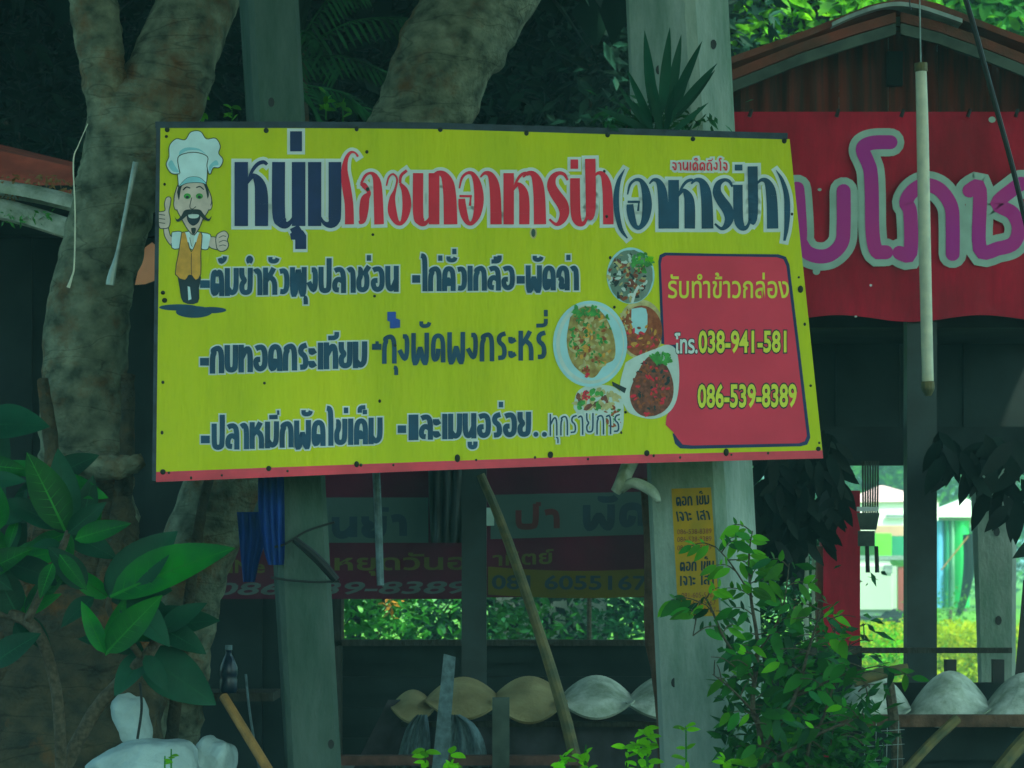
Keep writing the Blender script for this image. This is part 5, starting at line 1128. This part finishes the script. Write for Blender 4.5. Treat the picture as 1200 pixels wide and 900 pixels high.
# faint palm fronds in the dark
fm = leaf_mesh('leaflet', M['leaf_dark'], W=.12, droop=.15)
pm = thing('palm', 'dim palm with drooping fronds in the dark gap left of the leaning trunk', 'palm', (P(380, 900, 14.5).x, 14.5, 0)); r = random.Random(5)
for j, (x0, y0, x1, y1) in enumerate(((350, 60, 470, 20), (345, 70, 460, 90), (360, 100, 450, 150), (340, 90, 380, 165), (355, 40, 420, -20), (400, 80, 330, 30))):
    pts = [(x0, y0, 14.2, 1.2), ((x0 + x1) / 2, (y0 + y1) / 2 - 14, 14.1, 1), (x1, y1, 14, .7)]; ptube(pts, 5).build('frond_rib', M['leaf_dark'], pm)
    sp = spline(pts, 8)
    for q in sp:
        for sgn in (-1, 1): place_leaf(fm, pm, P(q[0], q[1], q[2]), P(q[0] + 16 * (1 if x1 > x0 else -1), q[1] + 26 * (1 if sgn > 0 else .1), q[2] - .05 * sgn), (0, -1, .4), name='leaflet')
ptube([(380, 900, 14.5, 10), (352, 60, 14.4, 7)], 12).build('trunk', M['bark2'], pm)
for (x, y, n_, s_) in ((236, 122, 9, 1), (272, 134, 7, 2), (382, 118, 9, 3), (402, 128, 6, 4)):
    t = thing('leaf_sprig', 'tiny lit green shoot above the sign edge, %s' % {236: 'beside the forked trunk', 272: 'left of the dark concrete post', 382: 'right of the dark concrete post', 402: 'just left of the leaning trunk'}[x], 'shoot', P(x, y + 20, 12.6)); r = random.Random(s_)
    ptube([(x, y + 22, 12.6, 1), (x, y - 8, 12.6, .7)], 5, 2).build('stem', M['leaf_mid'], t)
    for k in range(n_):
        a = r.uniform(0, 6.28); yy = y + r.uniform(-12, 14); place_leaf(lm_bright, t, P(x, yy, 12.6), P(x + 11 * math.cos(a), yy + 9 * math.sin(a), 12.55), (0, -1, .6))
# spiky fern on the thick post
sf = thing('spiky_plant', 'spiky strap-leaved plant growing on the thick concrete post just above the sign', 'plant', P(770, 150, 10.1)); strap = leaf_mesh('leaf', M['leaf_bigdark'], W=.12, fold=.3, droop=.03, n=7); strapg = leaf_mesh('leaf', M['leaf_mid'], W=.11, fold=.3, droop=.03, n=7)
for i, (x0, y0, x1, y1) in enumerate(((768, 135, 755, 36), (775, 130, 785, 32), (780, 135, 799, 40), (782, 130, 822, 48), (788, 128, 840, 74), (790, 132, 838, 82), (765, 140, 735, 82), (760, 145, 725, 100), (772, 150, 765, 100), (780, 150, 790, 100), (770, 150, 700, 125), (785, 150, 830, 120), (765, 150, 712, 150), (775, 155, 760, 70), (776, 150, 808, 90), (768, 150, 742, 118))):
    place_leaf(strap, sf, P(x0, y0 + 8, 10.12), P(x1, y1, 10.02 + .04 * (i % 3)), (.2 * (i % 3 - 1), -1, .2))
leaf_cloud('small_leaves', M['leaf_dark'], 240, lambda r: P(r.gauss(765, 34), 148 - abs(r.gauss(0, 14)), 10.2 + r.uniform(-.05, .05)), .05, sf, seed=9)['kind'] = 'stuff'
# garden seen through the gap below the banners
for i, (cx, py0, py1, rx, mm, lab) in enumerate(((440, 690, 790, 55, 'leaf_mid', 'garden bush seen left of the dark post below the dim banner'), (520, 685, 790, 50, 'leaf_dark', 'garden bush just left of the dark post, below the banner'), (605, 690, 790, 40, 'leaf_mid', 'green garden bush between the dark post and the leaning bamboo pole'), (720, 690, 790, 55, 'leaf_dark', 'dim garden bush left of the thick post'))):
    shrub_cloud('garden_bush', lab, cx, py0, py1, 19 + i * .6, rx, M[mm], 900, .075, 80 + i)
o = pbox(575, 640, 712, 800, 24, .1).build('garden_wall', M['concrete']); tag(o, 'pale garden wall seen below the banner behind bushes', 'wall')
o = leaf_cloud('fallen_flowers', M['vest'], 22, lambda r: P(r.gauss(459, 5), r.gauss(708, 5), 18), .05, seed=3); tag(o, 'small clump of orange blossoms below the dim banner', 'blossoms', kind='stuff')

# unseen leaf cover overhead, added to shade the background
cn = leaf_cloud('shade_canopy', M['leaf_deep'], 8000, lambda r: (r.uniform(-6, .7), r.uniform(11, 17), 4.9 + r.random() * 1.6), .42, seed=90, aspect=.7, up=1.5); tag(cn, 'unseen leafy canopy overhead, added to darken the background', 'canopy', kind='stuff')
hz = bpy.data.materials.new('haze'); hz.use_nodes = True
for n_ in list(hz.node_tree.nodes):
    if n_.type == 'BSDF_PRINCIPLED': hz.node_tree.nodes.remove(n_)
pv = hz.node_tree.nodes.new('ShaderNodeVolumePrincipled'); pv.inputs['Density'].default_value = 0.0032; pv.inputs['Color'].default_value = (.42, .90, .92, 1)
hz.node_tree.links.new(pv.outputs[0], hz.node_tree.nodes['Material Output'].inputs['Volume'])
o = MB().box(-310, 310, -25, 905, -1, 16).build('haze', hz); tag(o, 'thin teal haze added over the whole place', kind='stuff')  # tinted volume added to lift the dark tones
rc = thing('added_shade_tree', 'unseen broad tree added so that its crown shades the sign from above', 'tree', (7.5, 3.0, 0))  # out-of-view tree added to keep the sun off the foreground
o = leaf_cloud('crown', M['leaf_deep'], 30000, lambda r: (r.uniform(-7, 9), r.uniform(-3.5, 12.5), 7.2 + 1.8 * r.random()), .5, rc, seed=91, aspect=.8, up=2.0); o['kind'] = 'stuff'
MB().tube([(7.5, 3, -.1), (7.3, 3, 3), (6.6, 3.2, 6), (5, 3.6, 8)], [.45, .36, .3, .15], 16, wob=.1).build('trunk', M['bark'], rc, True)
print('objects', len(bpy.data.objects))
